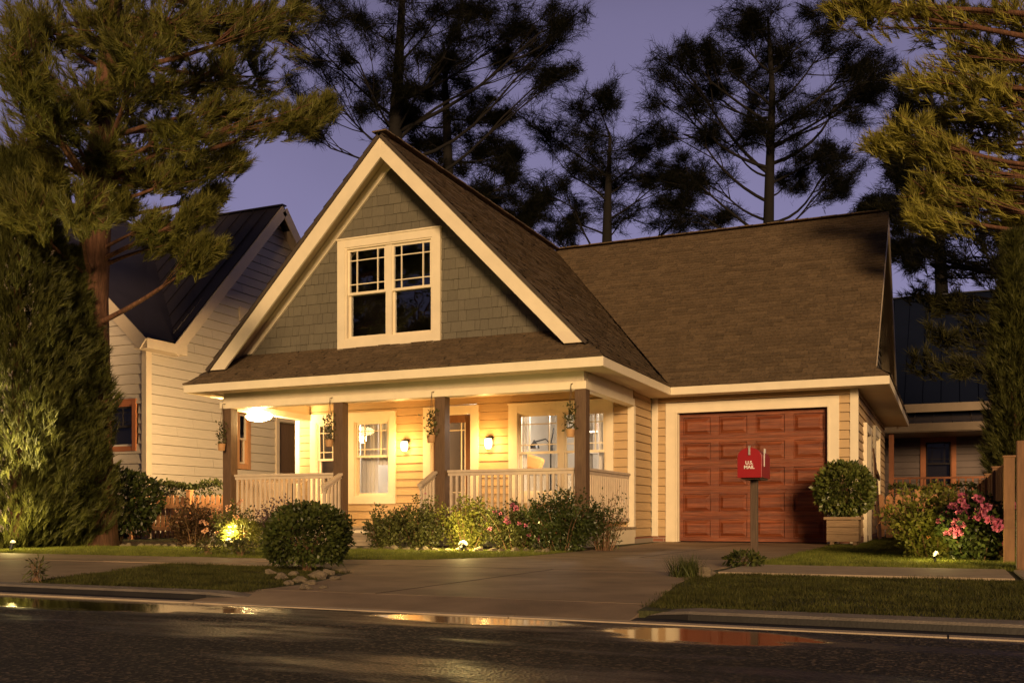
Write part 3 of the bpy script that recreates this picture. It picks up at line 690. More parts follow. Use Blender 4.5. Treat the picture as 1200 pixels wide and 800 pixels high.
b = MB(); b.box(-.2, .2, -.06, .06, -.15, .15); o = b.build('cushion', MT['cushion'], bevel=.055); o.location = (-7.25, 17.3, 1.47); o.rotation_euler = (-.25, .3, .1); tag(o, 'orange cushion propped on the grey sideboard inside the wide window', 'cushion')
su = empty('shelf_unit', (-6.5, 17.3, .3), 'white open shelf unit holding dark boxes, behind the corner porch post', 'shelf')
b = MB(); b.box(-6.12, -6.08, 17.1, 17.4, .3, 2.45); b.box(-5.4, -5.36, 17.1, 17.4, .3, 2.45); b.build('side_panel', MT['plaster'], su)
for z in (1.3, 1.62, 2.0, 2.41): b = MB(); b.box(-6.08, -5.4, 17.1, 17.4, z, z+.03); b.build('shelf', MT['plaster'], su)
for x, z, w2, h2, lb in ((-5.95, 2.03, .3, .14, 'dark box on the top board of the white shelf unit'), (-5.9, 1.65, .34, .16, 'dark box on the middle board of the white shelf unit'), (-5.7, 1.33, .4, .12, 'dark box on the lowest board of the white shelf unit')):
    b = MB(); b.box(x, x+w2, 17.14, 17.38, z, z+h2); tag(b.build('storage_box', MT['post'], loc=(x, 17.2, z), bevel=.005), lb, 'box', 'boxes on the shelf')
dl = empty('desk_lamp', (-6.80, 17.0, .3), 'black swing arm lamp standing inside the wide porch window', 'lamp')
b = MB(); b.lathe([(.13, 0), (.13, .03), (.015, .04), (.015, 1.52)], (-6.77, 17.0, .3), 12); b.build('stand', MT['black'], dl)
b = MB(); b.tube([(-6.77, 17.0, 1.8), (-6.87, 17.0, 1.9), (-7.07, 17.0, 1.86)], .014, 8); b.tube([(-6.77, 17.0, 1.8), (-6.72, 17.0, 2.02), (-6.71, 17.0, 2.1)], .014, 8); b.build('arm', MT['black'], dl)
b = MB(); b.lathe([(.1, 0), (.085, .06), (.03, .12), (.015, .16)], (-7.10, 17.0, 1.73), 14); b.lathe([(.05, 0), (.05, .14)], (-6.77, 17.0, 1.68), 10); b.build('lamp_shade', MT['black'], dl)
# wall lamps, porch flood, hanging planters
wl = None
for x, lb in ((-9.328, 'glowing frosted wall lamp left of the front door'), (-7.584, 'glowing frosted wall lamp right of the front door')):
    r = empty('wall_lamp', (x, YP-.01, 1.8), lb, 'wall lamp', 'wall lamps beside the front door')
    b = MB(); b.box(x-.05, x+.05, YP-.035, YP-.012, 1.72, 1.9); b.box(x-.012, x+.012, YP-.1, YP-.035, 1.86, 1.885); b.lathe([(.065, 0), (.05, .025), (.015, .04)], (x, YP-.1, 1.862), 14); b.build('bracket', MT['black'], r)
    b = MB(); b.lathe([(.04, -.12), (.065, -.07), (.07, .0), (.06, .06)], (x, YP-.1, 1.798), 14); b.build('glass_shade', emit('wall_lamp_glow', (1, .7, .28), 9), r, smooth=True)
    lamp('wall_lamp_bulb', (x, YP-.26, 1.8), 34, (1, .52, .15), .06, r)
pf = empty('flood_light', (-11.47, 14.4, 2.33), 'very bright flood lamp hung at the left end of the porch beam', 'flood light')
b = MB(); b.box(-11.52, -11.42, 14.36, 14.46, 2.32, 2.336); b.tube([(-11.47, 14.41, 2.33), (-11.45, 14.41, 2.27)], .02, 8); b.build('bracket', MT['metal'], pf)
b = MB(); b.lathe([(.03, -.1), (.12, -.07), (.15, -.02), (.11, .03), (.03, .05)], (-11.43, 14.4, 2.3), 18); b.v = [(-11.43+(x+11.43)*1.9, y, (z-2.3)*1.25+2.3) for x, y, z in b.v]; b.build('bulb', emit('flood_glow', (1, .74, .32), 40), pf, smooth=True)  # bulb widened, the lamp's glare put into its shape
lamp('flood_bulb', (-11.43, 14.4, 2.12), 95, (1, .58, .2), .1, pf); lamp('flood_beam', (-11.5, 14.4, 2.14), 1100, (1, .66, .3), .1, pf, spot=R(150), target=(-15, 16.5, 3.6))
def sprig_plant(parent, c, n, h, r, mat, L=.06, W=.03):
    P = np.stack([RNG.normal(0, r, n), RNG.normal(0, r, n), RNG.uniform(0, h, n)], 1)+np.array(c); D = np.tile([0, 0, .5], (n, 1)); return np_mesh('foliage', leaves(P, D, L, W, 1.1), 4, mat, parent)
for (x, z, top, lb) in ((-11.51, 1.655, 2.16, 'by the leftmost porch post'), (-9.19, 1.66, 2.18, 'by the second porch post from the left'), (-7.29, 1.67, 2.16, 'by the porch post at the front door'), (-4.965, 1.68, 2.19, 'by the right corner porch post')):
    xx = x+(.09 if x < -11 else .0) - .1; r = empty('hanging_planter', (xx, 13.5, z), 'small wooden pot of upright greenery hanging '+lb, 'hanging planter', 'hanging planters on the porch')
    b = MB(); b.lathe([(.055, -.06), (.068, .06), (.06, .062), (.055, .04)], (xx, 13.5, z), 14); b.build('pot', MT['pot'], r)
    b = MB()
    for q in range(3): b.tube([(xx+.06*math.cos(q*2.1), 13.5+.06*math.sin(q*2.1), z+.06), (xx, 13.52, 2.4)], .003, 5)
    b.tube([(xx, 13.52, 2.4), (xx, 13.6, 2.42)], .006, 5); b.build('cord', MT['mailpost'], r)
    f = sprig_plant(r, (xx, 13.5, z+.04), 130, top-z-.1, .045, LF['shrub'])

# ------------------------------------------------------------------ ground
def sheet(name, pts, z, mat, kind='structure', th=0, parent=None):
    mb = MB(); mb.poly([(x, y, z) for x, y in pts])
    if th:
        n = len(pts)
        for i in range(n):
            a, b = pts[i], pts[(i+1) % n]; mb.quad((*a, z-th), (*b, z-th), (*b, z), (*a, z))
    return tag(mb.build(name, mat, parent), kind=kind)
sheet('ground', [(-500, -500), (500, -500), (500, 500), (-500, 500)], -.09, MT['soil'])
sheet('yard', [(-70, 4.75), (-4.1, 4.75), (-4.0, 5.055), (-1.46, 5.055), (-1.42, 4.75), (70, 4.75), (70, 90), (-70, 90)], -.006, MT['turf'], th=.08)
sheet('road', [(-80, -4), (80, -4), (80, 4.72), (-80, 4.72)], -.04, MT['asphalt'])
sheet('far_verge', [(-80, -60), (80, -60), (80, -4), (-80, -4)], -.03, MT['turf'])
DRV = [(-4.0, 5.06), (-1.44, 5.06), (-1.72, 6.7), (-1.88, 8.3), (-1.73, 10.8), (-1.72, 15.5), (-1.6, 17.3), (-4.7, 17.3), (-4.6, 15.2), (-4.45, 13.0), (-4.45, 10.4), (-5.1, 9.15), (-6.4, 8.62), (-6.4, 7.5), (-5.15, 7.42), (-4.5, 6.9), (-4.02, 5.6)]
sheet('driveway', DRV, .0, MT['concrete'], th=.04)
ap_ = MB(); ap_.add([(-4.02, 5.062, -.001), (-1.44, 5.062, -.001), (-1.40, 4.535, -.034), (-4.12, 4.535, -.034), (-4.02, 5.062, -.08), (-1.44, 5.062, -.08), (-1.40, 4.535, -.08), (-4.12, 4.535, -.08)], ((3, 2, 1, 0), (2, 3, 7, 6), (0, 4, 7, 3), (1, 2, 6, 5))); tag(ap_.build('driveway_apron', MT['concrete']), kind='structure')
g = MB(); g.box(-4.42, -1.78, 10.55, 10.566, -.01, .0012); g.box(-6.38, -1.9, 7.98, 7.994, -.01, .0012); g.box(-3.16, -3.146, 5.07, 7.98, -.01, .0011); g.box(-3.16, -3.146, 10.566, 17.28, -.01, .0011); tag(g.build('driveway_joint', MT['soil']), kind='structure')
def slabs(name, x0, x1, y0, y1, z, step, mat):
    mb = MB(); x = x0; n = max(1, round(abs(x1-x0)/step)); w_ = (x1-x0)/n
    for i in range(n):
        dz = random.uniform(-.002, .002); mb.box(x0+w_*i+.006, x0+w_*(i+1)-.006, y0, y1, z-.06, z+dz)
    return tag(mb.build(name, mat, bevel=.004), kind='structure')
slabs('sidewalk', -36, -6.42, 7.45, 8.6, .006, 1.5, MT['concrete']); slabs('sidewalk', -1.72, .45, 7.98, 9.32, .012, 2.2, MT['walk']); slabs('sidewalk', .5, 12, 7.95, 9.3, .012, 2.2, MT['walk'])
sheet('neighbour_driveway', [(-14, 4.8), (-5.9, 4.8), (-6.95, 7.44), (-14, 7.44)], .0, MT['concrete'])
kb = MB(); kf = MB()
def kerb(x0, x1, y0, y1, taper):
    """taper: -1 low at left, 1 low at right"""
    n = 24 if abs(x1-x0) < 12 else 40; ring = []
    xs = [x0+(x1-x0)*i/n for i in range(n+1)]
    if taper > 0: xs = xs[:-1]+[x1-.35, x1-.2, x1-.08, x1]
    else: xs = [x0, x0+.08, x0+.2, x0+.35]+xs[1:]
    for x in xs:
        e = (x1-x) if taper > 0 else (x-x0); h = .004 if e > .34 else .004-.038*(1-e/.35)**1.3
        dd = 0 if e > .34 else .1*(1-e/.35)
        ring.append([(x, y0+dd, -.05), (x, y0+.008+dd, h-.012), (x, y0+.03+dd, h), (x, y1, h), (x, y1, -.05)])
    for a, b in zip(ring, ring[1:]):
        for j in range(1, 4): kb.quad(a[j], b[j], b[j+1], a[j+1])
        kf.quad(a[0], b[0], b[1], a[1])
    kb.poly(ring[0]); kb.poly(ring[-1])
kerb(-60, -3.75, 4.66, 4.86, 1); kerb(-1.5, 60, 4.68, 4.9, -1)
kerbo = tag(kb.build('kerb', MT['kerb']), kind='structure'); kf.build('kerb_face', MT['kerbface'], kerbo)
gp = MB()
for i in range(60):
    x = -60+i*2.0
    gp.box(x+.004, x+1.996, 4.45, 4.53, -.06, -.034)
tag(gp.build('gutter_edge', MT['gutter']), kind='structure')
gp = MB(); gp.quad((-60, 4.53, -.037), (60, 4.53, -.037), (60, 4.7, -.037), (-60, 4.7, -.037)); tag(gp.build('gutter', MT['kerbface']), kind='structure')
# grass
def inpoly(P, poly):
    x, y = P[:, 0], P[:, 1]; r = np.zeros(len(P), bool); n = len(poly)
    for i in range(n):
        (x0, y0), (x1, y1) = poly[i], poly[(i+1) % n]
        c = ((y0 > y) != (y1 > y)); xx = (x1-x0)*(y-y0)/((y1-y0) if y1 != y0 else 1e-9)+x0; r ^= c & (x < xx)
    return r
def grass(name, poly, dens, h, mat, label, wdt=.005, holes=()):
    p = np.array(poly); lo, hi = p.min(0), p.max(0); n = int(dens*(hi[0]-lo[0])*(hi[1]-lo[1]))
    P = RNG.uniform(lo-.05, hi+.05, (n, 2)); P = P[inpoly(P+RNG.normal(0, .022, P.shape)+.02*np.sin(P[:, ::-1]*9), poly)]
    for hp in holes: P = P[~inpoly(P, hp)]
    # patchy growth
    k = .5+.5*np.sin(P[:, 0]*3.1+1.3*np.sin(P[:, 1]*2.3))*np.sin(P[:, 1]*2.7+1.1*np.sin(P[:, 0]*1.9)); P = P[RNG.random(len(P)) < .55+.45*k]; n = len(P)
    hh = h*RNG.uniform(.45, 1.25, n); a = RNG.uniform(0, 2*PI, n); k2 = .5+.5*np.sin(P[:, 0]*5.3+2*np.sin(P[:, 1]*3.9))*np.sin(P[:, 1]*6.1); hh *= .65+.6*k2; ln = RNG.uniform(.1, .9, n)*hh; b = RNG.uniform(0, 2*PI, n)
    base = np.stack([P[:, 0], P[:, 1], np.full(n, -.006)], 1); s = np.stack([np.cos(a), np.sin(a), 0*a], 1)*wdt*.5; t = base+np.stack([np.cos(b)*ln, np.sin(b)*ln, hh], 1)
    o = np_mesh(name, np.stack([base-s, base+s, t], 1).reshape(-1, 3), 3, mat); return tag(o, label, 'grass', None, 'stuff')
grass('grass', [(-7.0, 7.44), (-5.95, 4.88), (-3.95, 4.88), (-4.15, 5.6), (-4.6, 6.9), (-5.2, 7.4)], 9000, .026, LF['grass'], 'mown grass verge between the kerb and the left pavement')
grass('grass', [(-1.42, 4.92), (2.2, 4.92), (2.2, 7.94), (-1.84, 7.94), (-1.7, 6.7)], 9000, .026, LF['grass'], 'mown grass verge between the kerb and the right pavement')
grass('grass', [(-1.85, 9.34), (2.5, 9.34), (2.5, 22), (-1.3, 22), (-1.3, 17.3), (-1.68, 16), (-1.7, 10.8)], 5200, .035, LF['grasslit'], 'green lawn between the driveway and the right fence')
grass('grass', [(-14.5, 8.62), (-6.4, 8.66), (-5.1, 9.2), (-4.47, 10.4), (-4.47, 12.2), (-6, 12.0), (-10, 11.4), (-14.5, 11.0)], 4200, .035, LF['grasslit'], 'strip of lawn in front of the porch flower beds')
# stones
def stone_mesh(name, r, seed, sq=.6):
    g = np.random.default_rng(seed); mb = MB(); n, k = 10, 6; V = []; Fq = []
    for i in range(k+1):
        th = PI*i/k
        for j in range(n):
            ph = 2*PI*j/n; d = np.array([math.sin(th)*math.cos(ph), math.sin(th)*math.sin(ph), math.cos(th)])
            q = r*(1+.22*math.sin(3*d[0]+seed)+.2*math.sin(4*d[1]+2*seed)+.12*math.sin(7*d[2]+d[0]*5)); V.append((d[0]*q*1.25, d[1]*q, d[2]*q*sq))
    for i in range(k):
        for j in range(n): Fq.append((i*n+j, i*n+(j+1) % n, (i+1)*n+(j+1) % n, (i+1)*n+j))
    mb.add(V, Fq); me = mb.build(name, MT['stone']); return me
protos = [stone_mesh('stone', 1, i, .5+.1*(i % 3)) for i in range(4)]
used = [0]
def stone(x, y, r, label, group, z=0):
    i = used[0] % 4; o = protos[i] if used[0] < 4 else protos[i].copy()
    if used[0] >= 4: COL.objects.link(o)
    used[0] += 1
    o.location = (x, y, z+r*.25); o.scale = (r, r, r); o.rotation_euler = (random.uniform(-.2, .2), random.uniform(-.2, .2), random.uniform(0, 6)); tag(o, label, 'stone', group)
for (px, py, r) in ((318, 672, .05), (330, 678, .06), (345, 674, .045), (352, 681, .055), (365, 684, .05), (372, 677, .07), (384, 673, .055), (392, 679, .05), (357, 690, .05), (402, 670, .05), (338, 684, .035), (378, 689, .035)):
    d = FPX*CAMZ/(py-YH); p = at(px, py, d); stone(p.x, p.y, r*.8, 'pale garden stone scattered on the soil below the round bush', 'stones below the round bush')
for i in range(30):
    x = -14.2+i*.155+random.uniform(-.03, .03); stone(x, 11.1+.045*i*.5+random.uniform(-.04, .04), random.uniform(.035, .06), 'small pale edging stone along the left flower bed', 'edging stones of the left bed')
for i in range(19):
    x = -7.55+i*.16+random.uniform(-.03, .03); stone(x, 11.62+random.uniform(-.05, .05), random.uniform(.035, .065), 'small pale edging stone along the bed before the porch', 'edging stones of the porch bed')
stone(-1.72, 7.5, .08, 'dark rounded stone beside the grass tuft at the driveway edge', None); protos[0]
sheet('garden_bed', [(-7.8, 11.6), (-4.5, 11.6), (-4.45, 13.5), (-7.8, 13.5)], -.002, MT['soil']); sheet('garden_bed', [(-14.5, 11.05), (-9.3, 11.75), (-9.2, 13.5), (-14.5, 13.5)], -.002, MT['soil'])
sheet('garden_bed', [(-5.55, 6.6), (-5.0, 6.1), (-4.35, 5.75), (-4.3, 6.4), (-4.62, 6.88), (-5.2, 7.4), (-5.5, 7.4)], -.001, MT['soil'])

# ------------------------------------------------------------------ mailbox
mx, my = -1.638, 9.2; mbx = empty('mailbox', (mx, my, 0), 'red rounded top mailbox on a weathered wooden post beside the pavement', 'mailbox')
b = MB(); b.box(mx-.032, mx+.032, my-.032, my+.032, -.02, .80); b.build('post', MT['mailpost'], mbx, bevel=.006)
b = MB(); b.box(mx-.085, mx+.085, my-.2, my+.22, .80, .815); b.build('mounting_board', MT['mailpost'], mbx)
def arch(w_, h, n=14):
    r = w_/2; return [(-r, 0), (r, 0)]+[(r*math.cos(PI*i/n), h-r*.8+r*.8*math.sin(PI*i/n)) for i in range(n+1)]
def extr(mb, prof, x, y0, y1, z):
    n = len(prof); mb.add([(x+u, y0, z+v) for u, v in prof]+[(x+u, y1, z+v) for u, v in prof], [tuple(range(n))[::-1], tuple(range(n, 2*n))]+[(i, (i+1) % n, n+(i+1) % n, n+i) for i in range(n)])
MH = .265; MW = .205; mz = .815; mf = my-.24
b = MB(); extr(b, arch(MW, MH), mx, mf+.016, my+.24, mz); b.build('body', MT['mailred'], mbx, bevel=.004)
b = MB(); extr(b, arch(MW+.012, MH+.006), mx, mf-.004, mf+.014, mz-.003); md = b.build('door', MT['mailred'], mbx, bevel=.003)
b = MB(); b.box(mx-.009, mx+.009, mf-.018, mf-.0045, mz+MH-.065, mz+MH+.018); b.box(mx-.007, mx+.007, mf-.018, mf+.03, mz+MH+.008, mz+MH+.02); b.build('latch', MT['metal'], md, bevel=.002)
b = MB(); b.box(mx+MW/2+.001, mx+MW/2+.006, my-.1, my-.075, mz+.1, mz+.265); b.box(mx+MW/2+.001, mx+MW/2+.006, my-.075, my-.02, mz+.225, mz+.265); b.build('flag', MT['white'], mbx)
for s_, z in (('U.S.', mz+.118), ('MAIL', mz+.078)):
    cu = bpy.data.curves.new('lettering', 'FONT'); cu.body = s_; cu.size = .043; cu.align_x = 'CENTER'; cu.extrude = .0012; cu.offset = .0012; cu.materials.append(MT['white'])
    t0_ = bpy.data.objects.new('tmp', cu); COL.objects.link(t0_); bpy.context.view_layer.update(); me = bpy.data.meshes.new_from_object(t0_.evaluated_get(bpy.context.evaluated_depsgraph_get())); bpy.data.objects.remove(t0_)
    t = link('lettering', me, md); t.location = Vector((mx-.002, mf-.0058, z))-mbx.location; t.rotation_euler = (R(90), 0, 0)

# ------------------------------------------------------------------ shrubs
def stems(parent, c, r, h, n=9, mat='twig'):
    b = MB()
    for i in range(n):
        a = random.uniform(0, 6.28); q = random.uniform(.3, .9); e_ = (c[0]+r[0]*q*math.cos(a), c[1]+r[1]*q*math.sin(a), h*random.uniform(.6, .95))
        b.tube([(c[0]+random.uniform(-.05, .05), c[1]+random.uniform(-.05, .05), -.02), (c[0]*.6+e_[0]*.4, c[1]*.6+e_[1]*.4, h*.4), e_], [min(.012, h*.02), min(.009, h*.015), .002], 5)
    return b.build('stem', MT[mat], parent)
def shrub(name, x, y, rx, ry, h, n, mat, label, cat='shrub', L=.05, W=.025, shell=.5, bumps=.18, group=None, spread=.9, zlo=-.75, base=0., fl=None, seed=1, clumps=0):
    r = empty(name, (x, y, base), label, cat, group)
    c = (x, y, base+h*.52); rr = (rx, ry, h*.5)
    if clumps:      # loose upright sprigs with leaves along them
        g = np.random.default_rng(seed); ns = clumps*6; per = n//ns; PP, DD = [], []; sb = MB()
        for i in range(ns):
            a = g.uniform(0, 6.28); q = g.uniform(0, 1)**.6; b0 = np.array((x+rx*.35*q*math.cos(a), y+ry*.35*q*math.sin(a), base)); hl = h*g.uniform(.55, 1.12)*(1-.35*q**2)
            e0 = np.array((x+rx*q*math.cos(a)*1.05, y+ry*q*math.sin(a)*1.05, base+hl)); md = (b0+e0)/2+np.array((0, 0, .1*h)); t = g.uniform(.03, 1, (per, 1))**.9
            p = (1-t)**2*b0+2*t*(1-t)*md+t*t*e0+g.normal(0, .036, (per, 3))*(1.5-.9*t); p[:, 2] = np.maximum(p[:, 2], base+.015); PP.append(p); d0 = g.normal(size=(per, 3)); d0[:, 2] += .7; DD.append(unit(d0))
            if i % 3 == 0: sb.tube([tuple(b0), tuple(md), tuple(e0)], [.007, .005, .002], 5, False)
        P, D = np.concatenate(PP), np.concatenate(DD); sb.build('stem', MT['twig'], r)
    elif 0:
        g = np.random.default_rng(seed); PP, DD = [], []
        for i in range(clumps):
            a = g.uniform(0, 6.28); q = g.uniform(0, .75)**.6; cz = base+h*g.uniform(.12, .76); s = g.uniform(.3, .48)
            P, D = blob(n//clumps, (x+rx*q*math.cos(a), y+ry*q*math.sin(a), cz), (rx*s, ry*s, h*s*.62), .7, -1); PP.append(P); DD.append(D)
        P, D = np.concatenate(PP), np.concatenate(DD); P[:, 2] = np.maximum(P[:, 2], base+.02)
    else:
        P, D = blob(n, c, rr, shell, zlo, bumps, seed); P2, D2 = blob(n//22, c, np.array(rr)*1.07, .06, zlo, bumps, seed); P = np.concatenate([P, P2]); D = np.concatenate([D, D2])
    np_mesh('foliage', leaves(P, D, L, W, spread), 4, LF[mat], r)
    if not clumps: stems(r, (x, y), (rx, ry), h)
    if fl:
        fm, cnt, fr, fn = fl; me = None; g = np.random.default_rng(seed+50); FPs, FD = blob(cnt*3, c, (rx*1.06, ry*1.06, h*.54), .12, -.5, bumps, seed)
        k = np.argsort(-(-FD[:, 1]*.8+FD[:, 2]*.3+g.uniform(-.6, .6, len(FD))))[:cnt]
        for i in k:
            if me is None:
                q, dd = blob(fn, (0, 0, 0), (fr, fr, fr*.85), .5, -.6); q = q*.42; o = np_mesh('flower', leaves(q, dd, fr*.62, fr*.5, .45), 4, LF[fm], None); me = o.data
            else: o = link('flower', me)
            o.parent = r; o.location = Vector(FPs[i])-r.location; s = random.uniform(.65, 1.2); o.scale = (s, s, s); o.rotation_euler = (random.uniform(-.6, .3), random.uniform(-.4, .4), random.uniform(0, 6))
    return r
shrub('round_bush', -5.0, 6.95, .40, .42, .55, 6500, 'round', 'large clipped dark green bush standing between the pavement and driveway', L=.042, W=.026, shell=.4, bumps=.12, zlo=-.8, seed=4)
shrub('camellia_bush', -12.25, 11.9, .72, .6, 1.17, 5200, 'camellia', 'dark glossy bush dotted with white flowers at the left fence end', L=.085, W=.045, bumps=.2, fl=('whitef', 34, .05, 12), seed=2)
shrub('shrub', -10.75, 11.95, .44, .38, .68, 4200, 'redleaf', 'dark reddish shrub in front of the picket fence', L=.055, W=.028, clumps=9, seed=5, fl=('peachf', 5, .03, 12))
shrub('rose_bush', -10.0, 12.0, .48, .4, .64, 3600, 'shrub', 'rose bush with glowing peach blooms below the left porch corner', L=.055, W=.03, clumps=8, seed=6, fl=('peachf', 16, .055, 22))
shrub('fern', -9.5, 11.62, .27, .25, .4, 1500, 'yellow', 'low yellow green feathery plant beside the round bush', L=.09, W=.014, seed=7, spread=.6, shell=.8)
shrub('smoke_bush', -9.35, 12.35, .55, .4, .72, 3200, 'purple', 'purple grey leaved shrub against the left porch railing', L=.05, W=.028, clumps=12, seed=8, fl=('peachf', 4, .03, 10))
G5 = 'shrubs along the front of the porch'
shrub('shrub', -7.28, 12.0, .4, .34, .62, 4200, 'shrub', 'small upright bush at the left end of the porch bed', L=.05, W=.024, clumps=8, seed=9, group=G5)
shrub('shrub', -6.82, 12.2, .44, .36, .72, 5400, 'shrub', 'taller dark bush with a few coral blooms, left of the golden bush', L=.05, W=.024, clumps=10, seed=10, group=G5, fl=('pinkf', 4, .03, 12))
shrub('shrub', -6.22, 12.4, .5, .38, .72, 6000, 'yellow', 'bright golden bush lit from the ground beside the spotlight', L=.05, W=.024, clumps=11, seed=11, group=G5, fl=('whitef', 5, .025, 10))
shrub('shrub', -5.45, 12.35, .6, .42, .64, 6000, 'shrub', 'low bush with pink flower heads right of the spotlight', L=.05, W=.026, clumps=9, seed=12, group=G5, fl=('pinkf', 14, .05, 26))
shrub('shrub', -4.72, 12.2, .66, .5, .76, 9500, 'camellia', 'widest porch bush, dark with red berries, at the driveway corner', L=.05, W=.024, clumps=14, seed=13, group=G5, fl=('redf', 16, .018, 8))
shrub('shrub', -4.25, 12.6, .45, .32, .8, 1300, 'shrub', 'loose airy branches spreading at the right porch post', L=.045, W=.02, clumps=12, seed=14, group=G5)
shrub('flowering_shrub', -.14, 11.8, .58, .52, .82, 8500, 'yellow', 'golden green shrub with orange flowers left of the pink hydrangea', L=.055, W=.03, clumps=14, seed=15, fl=('orangef', 14, .035, 14))
shrub('hydrangea', .26, 11.3, .42, .38, .68, 4200, 'camellia', 'pink hydrangea beside the right board fence', L=.07, W=.042, clumps=9, seed=16, fl=('pinkf', 26, .06, 44))
shrub('weed', -5.9, 4.98, .07, .07, .17, 90, 'shrub', 'thin weed growing at the kerb by the far left', L=.05, W=.014, seed=17, spread=.7, shell=.9)
shrub('low_plant', -1.69, 9.0, .17, .14, .13, 420, 'hedge', 'low leafy plant around the foot of the mailbox post', L=.05, W=.025, seed=18)
shrub('low_plant', -8.1, 9.25, .22, .15, .2, 260, 'shrub', 'sparse low plant on the lawn left of the round bush', L=.05, W=.02, seed=19, shell=.8)
shrub('low_plant', -7.45, 9.05, .2, .14, .2, 330, 'shrub', 'leafy low plant just left of the round bush', L=.05, W=.025, seed=20, shell=.8)
tf = empty('grass_tuft', (-1.83, 7.42, 0), 'spiky grass tuft at the edge of the driveway', 'grass tuft')
P = np.stack([RNG.normal(0, .05, 160)-1.83, RNG.normal(0, .05, 160)+7.42, np.zeros(160)], 1); np_mesh('blades', needles(P, np.tile([0, 0, 1.], (160, 1)), .19, .007, 2, .55, 0), 3, LF['hedge'], tf)
# topiary ball and its planter
pl = empty('planter', (-1.5, 16.35, 0), 'weathered square wooden planter box at the right of the garage door', 'planter')
x0, x1, y0, y1 = -1.75, -1.27, 16.12, 16.6
b = MB()
for i in range(3): z = .06+i*.115; b.box(x0, x1, y0, y0+.03, z, z+.111); b.box(x0, x1, y1-.03, y1, z, z+.111); b.box(x0, x0+.03, y0+.03, y1-.03, z, z+.111); b.box(x1-.03, x1, y0+.03, y1-.03, z, z+.111)
b.build('box', MT['planter'], pl, bevel=.004)
b = MB(); b.box(x0-.04, x1+.04, y0-.04, y0+.04, .405, .45); b.box(x0-.04, x1+.04, y1-.04, y1+.04, .405, .45); b.box(x0-.04, x0+.04, y0+.04, y1-.04, .405, .449); b.box(x1-.04, x1+.04, y0+.04, y1-.04, .405, .449); b.build('rim', MT['planter'], pl, bevel=.005)
for sx_ in (x0+.05, x1-.09):
    b = MB(); b.box(sx_, sx_+.06, y0+.02, y1-.02, 0, .06); b.build('foot', MT['planter'], pl)
b = MB(); b.box(x0+.03, x1-.03, y0+.03, y1-.03, .3, .4); b.build('earth', MT['soil'], pl)
tp = empty('topiary', (-1.49, 16.38, .4), 'round clipped green topiary ball growing in the wooden planter', 'topiary')
P, D = blob(5200, (-1.49, 16.36, .9), (.45, .45, .44), .4, -1, .08, 5); P2, D2 = blob(260, (-1.49, 16.36, .9), (.485, .485, .475), .05, -1, .08, 5); P = np.concatenate([P, P2]); D = np.concatenate([D, D2]); np_mesh('foliage', leaves(P, D, .07, .045, .8), 4, LF['ball'], tp)
b = MB(); b.tube([(-1.49, 16.38, .38), (-1.48, 16.38, .6), (-1.47, 16.38, .9)], [.03, .025, .02], 7); b.build('stem', MT['twig'], tp)
# hedges
def hedge(x0, x1, y0, y1, h, n, label):
    P = RNG.uniform((x0, y0, .05), (x1, y1, h), (n, 3)); top = RNG.random(n) < .4; P[top, 2] = h+RNG.normal(0, .03, top.sum())+.05*np.sin(P[top, 0]*5); fr_ = RNG.random(n) < .35; P[fr_, 1] = y0+RNG.normal(0, .03, fr_.sum())
    return tag(np_mesh('hedge', leaves(P, np.tile([0, -.4, .7], (n, 1)), .07, .04, 1.), 4, LF['hedge'], None, (x0, y0, 0)), label, 'hedge')
hedge(-15.0, -12.0, 15.5, 15.95, 1.08, 3600, 'low green hedge behind the left picket fence'); hedge(-1.2, 1.6, 22.6, 23.2, 1.06, 3200, 'clipped hedge in front of the dark house on the right')

# ------------------------------------------------------------------ fences
def picket_fence(name, a, b, h, sp, pw, label, mat, posts=(), thick=.02, point=.05, side=-1, group=None, post_h=.08):
    a = Vector((*a, 0)); b = Vector((*b, 0)); ln = (b-a).length; u = (b-a).normalized(); nn = Vector((u.y, -u.x, 0))*(-side)
    r = empty(name, a, label, 'fence', group)
    m_ = MB(); hw = pw/2; pr = [(-hw, .03), (hw, .03), (hw, h-point), (hw*.4, h), (-hw*.4, h), (-hw, h-point)]
    m_.add([u*x+Vector((0, 0, z))+a for x, z in pr]+[u*x+Vector((0, 0, z))+nn*thick+a for x, z in pr], [tuple(range(6))[::-1], tuple(range(6, 12))]+[(i, (i+1) % 6, 6+(i+1) % 6, 6+i) for i in range(6)])
    p0 = m_.build('picket', mat, r); n = int(ln/sp)
    for i in range(n):
        o = p0 if i == 0 else link('picket', p0.data, r)
        o.location = u*(sp*(i+.5))+Vector((0, 0, random.uniform(-.008, .008))); o.rotation_euler = (0, random.uniform(-.008, .008), 0)
    for z in (h*.25, h*.75):
        m_ = MB(); m_.bar(a+Vector((0, 0, z))-nn*.025, b+Vector((0, 0, z))-nn*.025, .04, .07); m_.build('rail', mat, r)
    for t in posts:
        p = a.lerp(b, t); m_ = MB(); q = p+nn*.0; m_.box(q.x-.05, q.x+.05, q.y-.05, q.y+.05, -.02, h+post_h); m_.box(q.x-.06, q.x+.06, q.y-.06, q.y+.06, h+post_h, h+post_h+.02); m_.build('post', mat, r, bevel=.005)
    return r
picket_fence('picket_fence', (-15.0, 14.9), (-12.0, 14.9), .87, .125, .08, 'low picket fence between the pale left house and the porch', MT['picket'], (.0, .5, .99), side=1)
picket_fence('picket_fence', (-1.35, 21.5), (.4, 21.5), .9, .17, .13, 'low picket fence beyond the right lawn under the clipped hedge', MT['picket'], (.45,), side=1)
picket_fence('board_fence', (.557, 10.95), (.5, 19.8), 1.02, .15, .143, 'tall brown board fence receding along the right edge of the lawn', MT['board'], (.004, .27, .52, .8), side=1, point=.02, post_h=.03)
